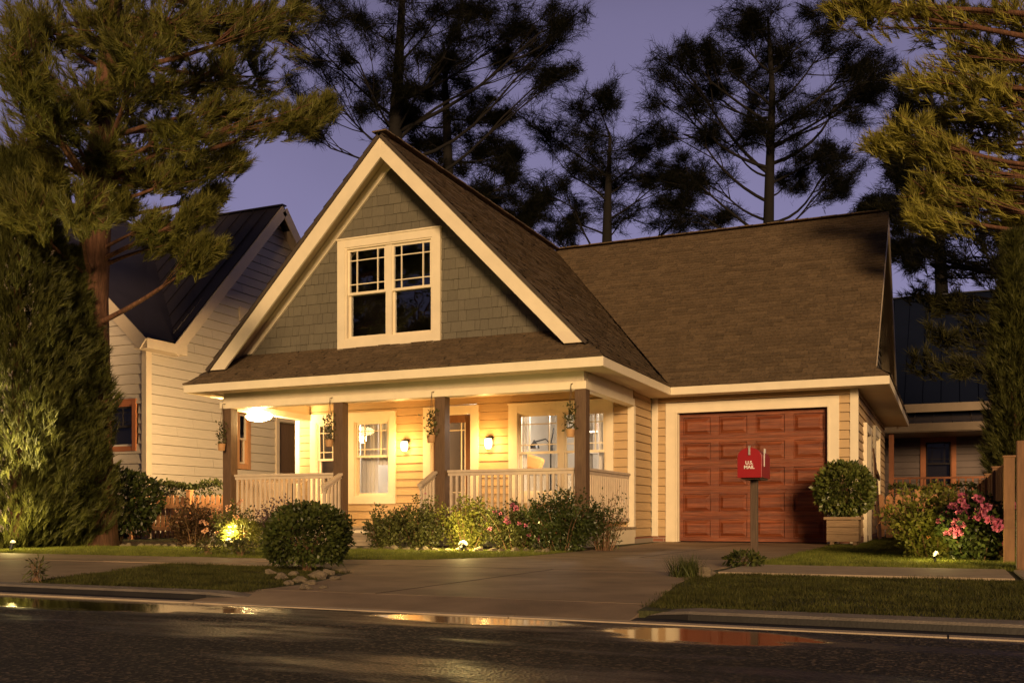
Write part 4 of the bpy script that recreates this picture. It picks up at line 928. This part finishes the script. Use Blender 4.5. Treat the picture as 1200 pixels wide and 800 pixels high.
r = empty('fence_post', (.585, 9.45, 0), 'thick weathered post at the near end of the right board fence', 'post')
m_ = MB(); m_.box(.535, .635, 9.4, 9.5, -.02, 1.11); m_.build('shaft', MT['board'], r, bevel=.008); m_ = MB(); m_.box(.63, .9, 9.42, 9.48, .05, 1.05); m_.build('board', MT['board'], r)
r = empty('garden_gate', (-1.12, 20.3, 0), 'narrow leaning wooden gate leaf at the back right house corner', 'gate')
for i in range(4):
    m_ = MB(); m_.bar((-1.2+.0*i, 19.9+.2*i, .02), (-1.3, 19.9+.2*i, 1.75-.08*i), .02, .17, (0, 1, 0)); m_.build('plank', MT['board'], r)
m_ = MB(); m_.bar((-1.19, 19.8, .4), (-1.19, 20.65, .4), .03, .08); m_.bar((-1.24, 19.8, 1.3), (-1.24, 20.65, 1.2), .03, .08); m_.build('brace', MT['board'], r)

# ------------------------------------------------------------------ pale house on the left
nh = empty('neighbour_house', (-18, 17, 0), 'pale clapboard house with dark metal roof and two gables on the left', 'house')
NX, NY = -15., 15.3; NF, NR = F_front(NY), F_right(NX)
ax, az = 19.43, 7.85
mb = MB()
lap(mb, NR, rect(NY+.02, 24), .1, 4.0, [(18.1, 18.5, 1.6, 2.9), (19.55, 20.6, .2, 2.85)], .205, .026)
lap(mb, NR, lambda z: (ax-(az-z)/1.04, ax+(az-z)/1.04), 4.0, az, [], .205, .026)
lap(mb, NF, lambda z: (-23, NX) if z < 4.05 else (-19-(7.85-z)/.95, -19+(7.85-z)/.95), .1, 7.8, [(-16.6, -15.2, 1.9, 2.8)], .205, .026)
mb.build('wall', MT['nsiding'], nh)
mb = MB(); mb.box(NX-.1, NX+.03, NY-.03, NY-.002, .0, 4.0); mb.box(NX+.002, NX+.03, NY-.002, NY+.12, .0, 4.0); mb.build('corner_board', MT['ntrim'], nh, bevel=.004)
m_ = MB()
seam_roof(m_, [(-24, 15.85, 4.08), (-14.68, 15.85, 4.08), (-14.68, ax, 7.95), (-24, ax, 7.95)], (1, 0, 0))
seam_roof(m_, [(-24, 23.2, 3.9), (-14.68, 23.2, 3.9), (-14.68, ax, 7.945), (-24, ax, 7.945)], (1, 0, 0))
seam_roof(m_, [(-14.72, 14.95, 4.02), (-14.72, 15.9, 4.1), (-19, ax+.02, 7.9), (-19, 14.95, 7.9)], (0, 1, 0))
seam_roof(m_, [(-23.3, 14.95, 4.02), (-23.3, 15.9, 4.1), (-19, ax+.02, 7.9), (-19, 14.95, 7.9)], (0, 1, 0))
m_.bar((-24, ax, 7.97), (-14.66, ax, 7.97), .16, .03); m_.build('roof', MT['nroof'], nh)
m_ = MB()
sl = (7.95-4.08)/(ax-15.85)
for y1 in (15.75, 23.2): m_.bar((-14.66, ax, 7.84), (-14.66, y1, 7.84-abs(ax-y1)*sl), .035, .24)
s2 = (7.9-4.02)/(19-14.72)
m_.bar((-19, 14.93, 7.76), (-14.72, 14.93, 3.9), .035, .26); m_.bar((-19, 14.93, 7.76), (-23.3, 14.93, 3.9), .035, .26)
m_.box(-15.0, -14.64, 14.96, 16.1, 3.83, 4.03); m_.build('bargeboard', MT['ntrim'], nh, bevel=.005)
m_ = MB()
for y1 in (15.85, 23.2): m_.quad((-14.67, ax, 7.86), (NX+.01, ax, 7.86), (NX+.01, y1, 7.86-abs(ax-y1)*sl), (-14.67, y1, 7.86-abs(ax-y1)*sl))
m_.quad((-19, 14.96, 7.8), (-19, NY, 7.8), (-14.75, NY, 3.95), (-14.75, 14.96, 3.95)); m_.build('eave_lining', MT['ntrim'], nh)
m_ = MB(); m_.box(-14.985, -14.96, 18.15, 20.75, 4.98, 5.3); 
shade_band = m_.build('gable_shade_band', MT['soffit'], nh)  # raised strip added where only a band of shade crosses the gable
shade_band.data.transform(Matrix.Translation((0, 0, 0)))
double_hung(nh, 'window', NF, (-16.65, -15.25, 1.8, 2.85), (.1, .1, .1, .08), 1, glassmat=MT['dimglass'], trimmat=MT['orange'], sashmat=MT['dark'], thick=.04)
double_hung(nh, 'narrow_window', NR, (18.05, 18.55, 1.55, 2.95), (.1, .1, .1, .1), 1, glassmat=MT['nightglass'], trimmat=MT['picket'], sashmat=MT['ntrim'], grid=False, thick=.04)
m_ = MB(); fbox(m_, NR, 19.5, 19.62, .2, 2.9, -.01, .05); fbox(m_, NR, 20.53, 20.65, .2, 2.9, -.01, .05); fbox(m_, NR, 19.62, 20.53, 2.78, 2.9, -.01, .047); sd = m_.build('side_door', MT['ntrim'], nh)
m_ = MB(); fbox(m_, NR, 19.62, 20.53, .2, 2.78, -.12, -.08); m_.build('door_leaf', MT['post'], sd)
m_ = MB(); m_.box(-16.6, -15.3, 15.5, 16.5, 1.7, 2.9); m_.box(-15.9, -15.3, 18.0, 18.6, 1.5, 3.0); m_.build('dark_interior', MT['dark'], nh)
m_ = MB(); m_.box(-23, NX-.05, 23.9, 24, 0, 4); m_.box(-23, -22.9, NY+.1, 23.9, 0, 4); m_.build('plain_wall', MT['nsiding'], nh)

# ------------------------------------------------------------------ house on the right, shade put into its colours
rh = empty('far_house', (2, 30, 0), 'dim house with a blue metal roof and railed porch behind the right hedge', 'house')
RF = F_front(28.6)
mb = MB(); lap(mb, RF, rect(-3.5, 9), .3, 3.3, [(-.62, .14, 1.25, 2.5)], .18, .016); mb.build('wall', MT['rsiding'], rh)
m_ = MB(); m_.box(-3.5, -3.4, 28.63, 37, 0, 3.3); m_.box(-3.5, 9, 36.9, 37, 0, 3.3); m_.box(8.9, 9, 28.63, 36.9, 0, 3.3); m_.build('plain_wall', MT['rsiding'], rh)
m_ = MB()
seam_roof(m_, [(-3.8, 28.1, 3.42), (9.3, 28.1, 3.42), (9.3, 33, 7.25), (-3.8, 33, 7.25)], (1, 0, 0), .45); seam_roof(m_, [(-3.8, 37.5, 3.42), (9.3, 37.5, 3.42), (9.3, 33, 7.245), (-3.8, 33, 7.245)], (1, 0, 0), .9)
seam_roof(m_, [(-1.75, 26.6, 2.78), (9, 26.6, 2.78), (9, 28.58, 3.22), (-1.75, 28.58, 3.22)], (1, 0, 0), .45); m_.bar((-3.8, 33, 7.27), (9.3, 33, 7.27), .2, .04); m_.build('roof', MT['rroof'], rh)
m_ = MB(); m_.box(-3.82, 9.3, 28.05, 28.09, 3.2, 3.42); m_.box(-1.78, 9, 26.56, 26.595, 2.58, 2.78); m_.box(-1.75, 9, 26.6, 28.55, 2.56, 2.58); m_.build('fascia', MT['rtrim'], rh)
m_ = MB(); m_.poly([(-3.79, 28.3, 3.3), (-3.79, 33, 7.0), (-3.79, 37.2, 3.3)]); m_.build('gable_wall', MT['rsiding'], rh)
double_hung(rh, 'window', RF, (-.68, .2, 1.15, 2.58), (.11, .11, .12, .1), 1, glassmat=MT['dimglass'], trimmat=MT['orange'], sashmat=MT['dark'], thick=.05)
m_ = MB(); m_.box(-.9, .4, 28.75, 29.8, .9, 2.8); m_.build('dark_interior', MT['dark'], rh)
for x in (-1.32, 1.9, 5.1):
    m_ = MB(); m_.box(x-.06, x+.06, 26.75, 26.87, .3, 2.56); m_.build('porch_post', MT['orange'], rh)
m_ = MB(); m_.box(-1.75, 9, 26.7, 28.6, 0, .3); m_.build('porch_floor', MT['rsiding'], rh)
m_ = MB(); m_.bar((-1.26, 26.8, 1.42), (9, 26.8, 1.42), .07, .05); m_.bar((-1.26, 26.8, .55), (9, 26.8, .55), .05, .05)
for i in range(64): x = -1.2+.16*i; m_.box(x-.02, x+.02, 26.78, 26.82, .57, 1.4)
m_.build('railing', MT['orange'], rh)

# ------------------------------------------------------------------ trees
def bez(a, b, c, n=6): return [a.lerp(b, i/n).lerp(b.lerp(c, i/n), i/n) for i in range(n+1)]
def tree(name, label, trunk, rad, clumps, leaf, bark, nl=.17, nw=.007, m=30, tw=14, tpt=4, spread=.75, group=None, back=.6, fill=.55, up=.5, limb=.045, drop=.9, cat='pine tree', twr=.006):
    """trunk: list of points; clumps: (center, (rx,ry,rz))"""
    T = [Vector(p) for p in trunk]; r = empty(name, T[0], label, cat, group); b = MB(); b.tube(T, rad, 12)
    zs_ = [p.z for p in T]
    def trunk_at(z):
        z = min(max(z, zs_[0]), zs_[-1])
        for i in range(len(T)-1):
            if T[i].z <= z <= T[i+1].z:
                t = (z-T[i].z)/max(T[i+1].z-T[i].z, 1e-6); return T[i].lerp(T[i+1], t), rad[i]*(1-t)+rad[i+1]*t
        return T[-1], rad[-1]
    P, D = [], []
    jobs = []
    for c, rr in clumps:
        c = Vector(c)
        if isinstance(rr, list):
            p, tr = trunk_at(c.z-.35*math.hypot(c.x-T[0].x, c.y-T[0].y)*drop*random.uniform(.6, 1.1)); ln = (c-p).length
            m1 = p.lerp(c, .35)+Vector((random.uniform(-.1, .1), random.uniform(-.1, .1), random.uniform(-.16, .06)))*ln; m2 = p.lerp(c, .72)+Vector((random.uniform(-.1, .1), random.uniform(-.1, .1), random.uniform(-.1, .1)))*ln
            pts = bez(p, m1, m2, 6)+[m2.lerp(c, .5)+Vector((0, 0, .03*ln)), c]; lr = min(limb*(.6+ln*.2), tr*.8); b.tube(pts, [lr*(1-.85*i/8)+.006 for i in range(9)], 7, False)
            jobs += [(cc, r2, pts[random.choice((4, 5, 6, 7, 8))]) for cc, r2 in rr]
        else: jobs.append((c, rr, None))
    for c, rr, st in jobs:
        p, tr = trunk_at(c.z-.35*math.hypot(c.x-T[0].x, c.y-T[0].y)*drop)
        ln = (c-p).length; mid = p.lerp(c, .5)+Vector((random.uniform(-.08, .08), random.uniform(-.08, .08), random.uniform(-.12, .1)))*ln
        lr = min(limb*(.5+ln*.16), tr*.75)
        if st is not None: ln = (c-st).length; mid = st.lerp(c, .5)+Vector((random.uniform(-.2, .2), random.uniform(-.2, .2), random.uniform(-.2, .1)))*ln; p = st; lr = limb*.45
        pts = bez(p, mid, c, 7); b.tube(pts, [lr*(1-.8*i/7)+.004 for i in range(8)], 7, False)
        for k in range(tw):
            d = Vector(rdir(1)[0]); d = Vector((d.x*rr[0], d.y*rr[1], d.z*rr[2]))*random.uniform(fill, 1.)*(1.5 if fill < .5 and random.random() < .18 else 1); e_ = c+d
            s = pts[random.choice((4, 5, 6, 7, 7))]; md = s.lerp(e_, .5)+Vector((0, 0, random.uniform(-.1, .12)))*d.length
            q = bez(s, md, e_, 4); b.tube(q, [twr*1.6, twr*1.4, twr*1.1, twr*.8, twr*.5], 5, False)
            for j in range(tpt):
                t = 1-j*.62/max(tpt-1, 1)*random.uniform(.8, 1.1); i0 = min(int(t*4), 3); pp = q[i0].lerp(q[i0+1], t*4-i0); dd = (q[i0+1]-q[i0]).normalized()+Vector((random.uniform(-.5, .5), random.uniform(-.5, .5), random.uniform(-.2, .5)+up))
                if j: pp = pp+Vector(rdir(1)[0])*nl*.5
                P.append(pp); D.append(dd.normalized())
    b.build('trunk', bark, r, smooth=True)
    np_mesh('crown', needles(np.array(P), np.array(D), nl, nw, m, spread, back), 3, leaf, r)
    return r
def px_clumps(lst, jit=1., split=0):
    out = []
    if split:
        res = []
        for (px, py, d, rx, ry) in lst:
            dd = d+random.uniform(-jit, jit); k = d/FPX; g = []
            for _ in range(split):
                fx, fy = random.uniform(-.95, .95), random.uniform(-.9, .9); q = random.uniform(.55, 1.35); g.append((at(px+fx*rx, py+fy*ry, dd+random.uniform(-.6, .6)*rx*k), (rx*k*q, rx*k*q, ry*k*random.uniform(.4, 1.25))))
            res.append((at(px, py+.3*ry, dd), g))
        return res
    if 0:
        lst = [(px+random.uniform(-.8, .8)*rx, py+random.uniform(-.8, .8)*ry, d, rx*random.uniform(.4, .7), ry*random.uniform(.35, .65)) for (px, py, d, rx, ry) in lst for _ in range(split)]
    for (px, py, d, rx, ry) in lst:      # pixel centre, depth, pixel radii
        s = d/FPX; out.append((at(px, py, d+random.uniform(-jit, jit)), (rx*s, max(rx, ry)*s*.9, ry*s)))
    return out
# big pine, left
cl = [(40, 30, 13.5, 60, 50), (120, 30, 14.5, 60, 50), (205, 25, 15, 60, 45), (290, 20, 15.5, 60, 40), (345, 8, 15.5, 40, 30), (30, 110, 13.5, 50, 45), (110, 105, 14, 60, 50), (190, 100, 15, 55, 45), (260, 85, 15.5, 50, 40),
      (215, 150, 14.6, 50, 40), (285, 130, 15.2, 45, 35), (345, 135, 15.4, 40, 24), (378, 125, 15.4, 24, 20), (40, 180, 13.6, 55, 45), (120, 175, 14, 55, 45), (170, 205, 14.4, 50, 40), (225, 200, 14.8, 40, 30), (270, 185, 15, 30, 24),
      (100, 240, 13.6, 45, 40), (30, 245, 13.6, 45, 45), (60, 210, 13.2, 40, 40), (180, 262, 14.3, 36, 24), (215, 285, 14.3, 40, 22), (245, 292, 14.4, 30, 18), (240, 245, 14.6, 24, 20), (150, 240, 14.4, 30, 26), (255, 225, 14.8, 16, 14),
      (70, -40, 14, 80, 50), (220, -50, 15, 90, 50), (160, 60, 13.6, 50, 45), (70, 140, 13.2, 50, 45), (20, 60, 13, 40, 50)]
cl += [(x, y, 17.2, 60, 50) for x, y in ((30, 40), (110, 50), (190, 45), (270, 40), (60, 120), (150, 130), (230, 115), (300, 90), (30, 190), (110, 200), (190, 180), (255, 165), (140, 20), (230, 10), (320, 40))]
tree('pine_tree', 'big reddish barked pine with a spreading crown over the pale left house', [at(113, 641, 15.2), at(110, 520, 15.2), at(107, 350, 15.1), at(118, 180, 15), at(130, 20, 15), at(140, -120, 15)], [.34, .27, .25, .19, .13, .06],
     px_clumps(cl, .9), LF['pine'], MT['bark'], .17, .0105, 34, 32, 5, spread=.55, back=1.3)
# right pine, trunk outside the frame
cl = [(1180, 20, 60, 45), (1100, 20, 60, 35), (1020, 12, 50, 22), (1150, 75, 60, 40), (1195, 110, 50, 50), (1120, 55, 40, 30), (1110, 135, 45, 30), (1062, 152, 40, 24), (1030, 168, 26, 14), (1150, 160, 50, 35), (1195, 190, 45, 45),
      (1120, 205, 50, 30), (1085, 225, 36, 26), (1075, 255, 22, 16), (1165, 225, 45, 30), (1190, 255, 40, 30), (1100, 185, 40, 24), (1075, 95, 26, 20), (1180, -40, 80, 50), (1080, -40, 70, 40), (1135, 110, 40, 36), (985, 8, 22, 12)]
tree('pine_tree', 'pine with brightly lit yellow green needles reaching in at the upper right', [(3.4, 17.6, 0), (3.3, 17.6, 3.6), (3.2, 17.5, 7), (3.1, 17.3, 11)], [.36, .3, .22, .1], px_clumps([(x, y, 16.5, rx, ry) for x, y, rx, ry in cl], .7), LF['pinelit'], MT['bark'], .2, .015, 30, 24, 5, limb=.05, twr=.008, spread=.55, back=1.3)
# darker pine behind it
cl = [(1110, 265, 19.9, 40, 30), (1060, 235, 20.6, 36, 26), (1040, 170, 20.6, 20, 30), (1090, 310, 19.9, 36, 28), (1140, 300, 19.2, 40, 36), (1075, 345, 19.9, 22, 14), (1125, 345, 19.2, 34, 24), (1100, 395, 18.5, 30, 26), (1080, 425, 18.5, 26, 18), (1145, 390, 18.7, 30, 30), (1180, 330, 18.5, 40, 50), (1055, 290, 20.4, 24, 16), (1030, 245, 20.7, 16, 10), (1175, 260, 19.0, 36, 40), (1095, 355, 19.2, 20, 16), (1130, 430, 18.5, 22, 16), (1185, 400, 18.5, 30, 40)]
tree('pine_tree', 'shaded pine hanging dark boughs over the roof of the far right house', [(3.3, 20.2, 0), (3.2, 20.2, 3.4), (3.1, 20.1, 6.4), (2.9, 20, 9.5)], [.3, .26, .2, .08], px_clumps(cl, .6), LF['dim'], MT['unlitbark'], .22, .015, 26, 11, 4, spread=.6, back=1.2, twr=.008)
# cypresses
def cypress(name, x, y, r, h, n, label, seed, base=.03):
    o = empty(name, (x, y, 0), label, 'cypress'); g = np.random.default_rng(seed)
    z = g.random(n)**.85; a = g.uniform(0, 2*PI, n); prof = np.clip(np.minimum((z/.13)**.5*.9+.25, 1), 0, 1)*np.clip(1-(z**3.2)*.75, .1, 1)
    lump = 1+.13*np.sin(a*3+z*17+seed)+.1*np.sin(a*5-z*29)+.1*np.sin(a*9+z*53)
    q = r*prof*lump*(1-.6*g.random(n)**2.2)
    P = np.stack([x+q*np.cos(a), y+q*np.sin(a), base+z*h], 1); D = unit(np.stack([np.cos(a)*.6, np.sin(a)*.6, np.full(n, .75)], 1)+.35*rdir(n))
    np_mesh('foliage', needles(P, D, .13, .0105, 16, .42, 1.0), 3, LF['cypress'], o)
    b = MB(); b.tube([(x, y, -.02), (x+.03, y, h*.5), (x, y, h*.92)], [.12, .08, .02], 8); b.build('trunk', MT['bark'], o); return o
p = at(84, 640, 14.9); cypress('cypress', p.x, p.y, .6, 4.5, 9500, 'dense dark column of evergreen in front of the big pine trunk', 3)
p = at(20, 640, 14.2); cypress('cypress', p.x, p.y, .9, 5.7, 14000, 'tall evergreen column at the far left edge, its top brightly lit', 4)
p = at(1188, 640, 14.4); cypress('cypress', p.x, p.y, .38, 4.6, 6000, 'dark evergreen column behind the right board fence', 5)
# silhouettes behind the house
BT = 'dark trees behind the house'
kw = dict(leaf=LF['far'], bark=MT['unlitbark'], nl=.36, nw=.0125, m=13, tw=9, tpt=6, spread=.8, up=-.15, back=1.4, fill=.1, limb=.034, twr=.0085, drop=2.4, group=BT, cat='tree')
cl = [(345, 25, 33, 40, 26), (395, 50, 32, 46, 30), (370, 95, 32, 40, 26), (430, 20, 32, 50, 36), (500, 15, 32, 50, 30), (540, 5, 32, 40, 24), (575, 35, 33, 36, 30), (620, 30, 33, 36, 26), (655, 45, 33, 34, 26), (668, 15, 33, 24, 24), (520, 60, 32, 36, 26), (600, 70, 33, 26, 14), (370, 145, 32, 26, 20), (420, 110, 32, 34, 24), (655, 85, 33, 20, 12), (440, -40, 32, 90, 40), (480, 90, 32, 26, 30)]
tree('tall_tree', 'tall many limbed dark tree rising behind the front gable peak', [at(463, 640, 32), at(466, 300, 32), at(463, 150, 32), at(468, 60, 32), at(475, -60, 32)], [.4, .27, .22, .15, .06], px_clumps(cl, 1.5, 6), **kw)
cl = [(520, 70, 34, 22, 26), (520, 110, 34, 36, 26), (500, 150, 34, 40, 28), (545, 150, 34, 40, 28), (575, 130, 34, 22, 20), (520, 190, 34, 44, 28), (565, 185, 34, 36, 26), (590, 215, 34, 34, 26), (560, 235, 34, 30, 22), (610, 245, 34, 26, 20), (480, 140, 34, 20, 26), (600, 180, 34, 14, 14), (595, 260, 34, 26, 14)]
tree('bushy_pine', 'dense black conifer right of the gable peak', [at(527, 640, 34), at(527, 250, 34), at(523, 130, 34), at(520, 50, 34)], [.3, .2, .13, .04], px_clumps(cl, 1.5, 6), **{**kw, 'nl': .34, 'tw': 13, 'drop': .9, 'cat': 'conifer'})
cl = [(700, 110, 36, 28, 24), (640, 150, 36, 40, 24), (690, 140, 36, 34, 22), (715, 170, 36, 44, 24), (660, 180, 36, 44, 24), (760, 165, 36, 30, 22), (640, 225, 36, 22, 18), (660, 245, 36, 30, 16), (745, 200, 36, 36, 22), (780, 215, 36, 30, 22), (690, 210, 36, 36, 18), (740, 250, 36, 34, 18), (790, 250, 36, 26, 20), (655, 275, 36, 20, 12)]
tree('spreading_tree', 'spreading dark tree between the gable peak and the widest tree', [at(712, 640, 36), at(711, 300, 36), at(712, 240, 36), at(715, 160, 36)], [.3, .2, .15, .05], px_clumps(cl, 1.5, 6), **{**kw, 'limb': .036})
cl = [(890, 20, 34, 30, 20), (870, 40, 34, 36, 22), (905, 70, 34, 44, 28), (850, 70, 34, 30, 20), (790, 70, 34, 30, 22), (785, 110, 34, 36, 24), (825, 105, 34, 36, 24), (870, 110, 34, 44, 24), (930, 60, 34, 40, 30), (960, 30, 34, 34, 26), (985, 60, 34, 40, 26), (1010, 90, 34, 30, 24), (1030, 70, 34, 24, 16), (940, 130, 34, 44, 26), (985, 125, 34, 36, 24), (1025, 110, 34, 20, 14), (800, 150, 34, 40, 24), (850, 160, 34, 40, 24), (900, 160, 34, 40, 24), (790, 195, 34, 34, 22), (835, 205, 34, 34, 18), (960, 170, 34, 34, 18), (990, 190, 34, 26, 16), (925, 210, 34, 24, 14), (800, 240, 34, 40, 20), (835, 255, 34, 26, 14), (975, 215, 34, 22, 12), (820, 60, 34, 20, 18)]
tree('wide_tree', 'widest dark tree with forked limbs above the garage roof ridge', [at(900, 640, 34), at(900, 290, 34), at(902, 200, 34), at(905, 110, 34), at(900, 20, 34)], [.3, .2, .16, .11, .04], px_clumps(cl, 1.5, 6), **{**kw, 'limb': .04, 'tw': 9})
cl = [(1075, 130, 44, 26, 30), (1050, 170, 44, 22, 22), (1095, 180, 44, 36, 30), (1060, 215, 44, 26, 20), (1090, 240, 44, 36, 26), (1050, 245, 44, 22, 14), (1080, 280, 44, 36, 22), (1120, 250, 44, 34, 40), (1150, 290, 44, 34, 40), (1060, 300, 44, 20, 14), (1020, 245, 44, 12, 8)]
tree('bushy_pine', 'black conifer behind the right end of the garage roof', [at(1105, 640, 44), at(1104, 350, 44), at(1098, 220, 44), at(1090, 90, 44)], [.36, .28, .18, .05], px_clumps(cl, 1.2, 6), **{**kw, 'nl': .48, 'nw': .026, 'cat': 'conifer', 'drop': .9, 'tw': 12})

# ------------------------------------------------------------------ garden lights
def spot(x, y, label, e, tgt, col=(1, .75, .25), glow=60, rr=1.):
    r = empty('garden_spotlight', (x, y, 0), label, 'garden light', 'garden spotlights')
    h0 = Vector((x, y, .07)); d = (Vector(tgt)-h0).normalized(); b = MB(); b.tube([(x, y, -.05), (x, y, .06)], .012, 8); b.build('stake', MT['black'], r)
    b = MB(); b.tube([h0-d*.06, h0+d*.05], [.03*rr, .055*rr], 12, False); b.build('housing', MT['black'], r)
    b = MB(); b.lathe([(.012*rr, -.04*rr), (.045*rr, -.02*rr), (.058*rr, .01*rr), (.04*rr, .04*rr), (.01*rr, .052*rr)], (h0+d*.04), 14); b.build('lens', emit('spot_glow', (1, .68, .22), glow), r, smooth=True)
    lamp('spot_bulb', h0+d*.16+Vector((0, -.06, .08)), e, col, .04, r)
    return r
spot(-5.83, 11.5, 'glaring garden spotlight on the ground before the porch shrubs', 75, (-6.0, 12.6, .6), glow=4, rr=1.1)
spot(-9.62, 11.4, 'garden spotlight glowing among the rose blooms below the porch corner', 75, (-9.8, 12.4, .5), glow=4)
spot(-.12, 10.72, 'garden spotlight under the pink hydrangea on the right lawn', 20, (.1, 11.8, .4), glow=1.2, rr=.5)
p = at(14, 642, 13.2); ls_ = spot(p.x, p.y, 'garden spotlight at the foot of the far left evergreen', 45, (p.x, p.y+.8, 2.2), glow=2.5, rr=.6)
lamp('spot_beam', (p.x+.1, p.y-.15, .2), 700, (1, .76, .3), .08, ls_, R(55), at(20, 250, 13.6))

# ------------------------------------------------------------------ across the street, behind the camera: trees mirrored in the upper window
def broadleaf(x, y, h, r, zc, rz, n, label):
    o = empty('street_tree', (x, y, 0), label, 'tree', 'trees across the street'); b = MB(); b.tube([(x, y, -.05), (x+.05, y, zc*.6), (x, y, zc+rz*.5)], [.2, .15, .05], 9)
    g = random.Random(int(x*10)); PP, DD = [], []
    for i in range(16):
        a = g.uniform(0, 6.28); q = g.uniform(.1, .8); c = (x+r*q*math.cos(a), y+r*q*math.sin(a), zc+rz*g.uniform(-.75, .75)); P, D = blob(n//16, c, (r*.38, r*.38, rz*.36), .7); PP.append(P); DD.append(D)
        b.tube([(x, y, zc-rz*.8), ((x+c[0])/2, (y+c[1])/2, c[2]-.3), c], [.07, .04, .015], 6)
    b.build('trunk', MT['bark'], o); np_mesh('crown', leaves(np.concatenate(PP), np.concatenate(DD), .2, .12, 1.), 4, LF['hedge'], o)
for x, y, r, zc, rz, lb in ((-21, -9, 4.5, 8, 4.2, 'tall rounded leafy tree across the street, mirrored in the upper window'), (-13.5, -13, 4, 9, 4.5, 'tallest leafy tree across the street, farthest from the road')):
    broadleaf(x, y, 5, r, zc, rz, 1300, lb)
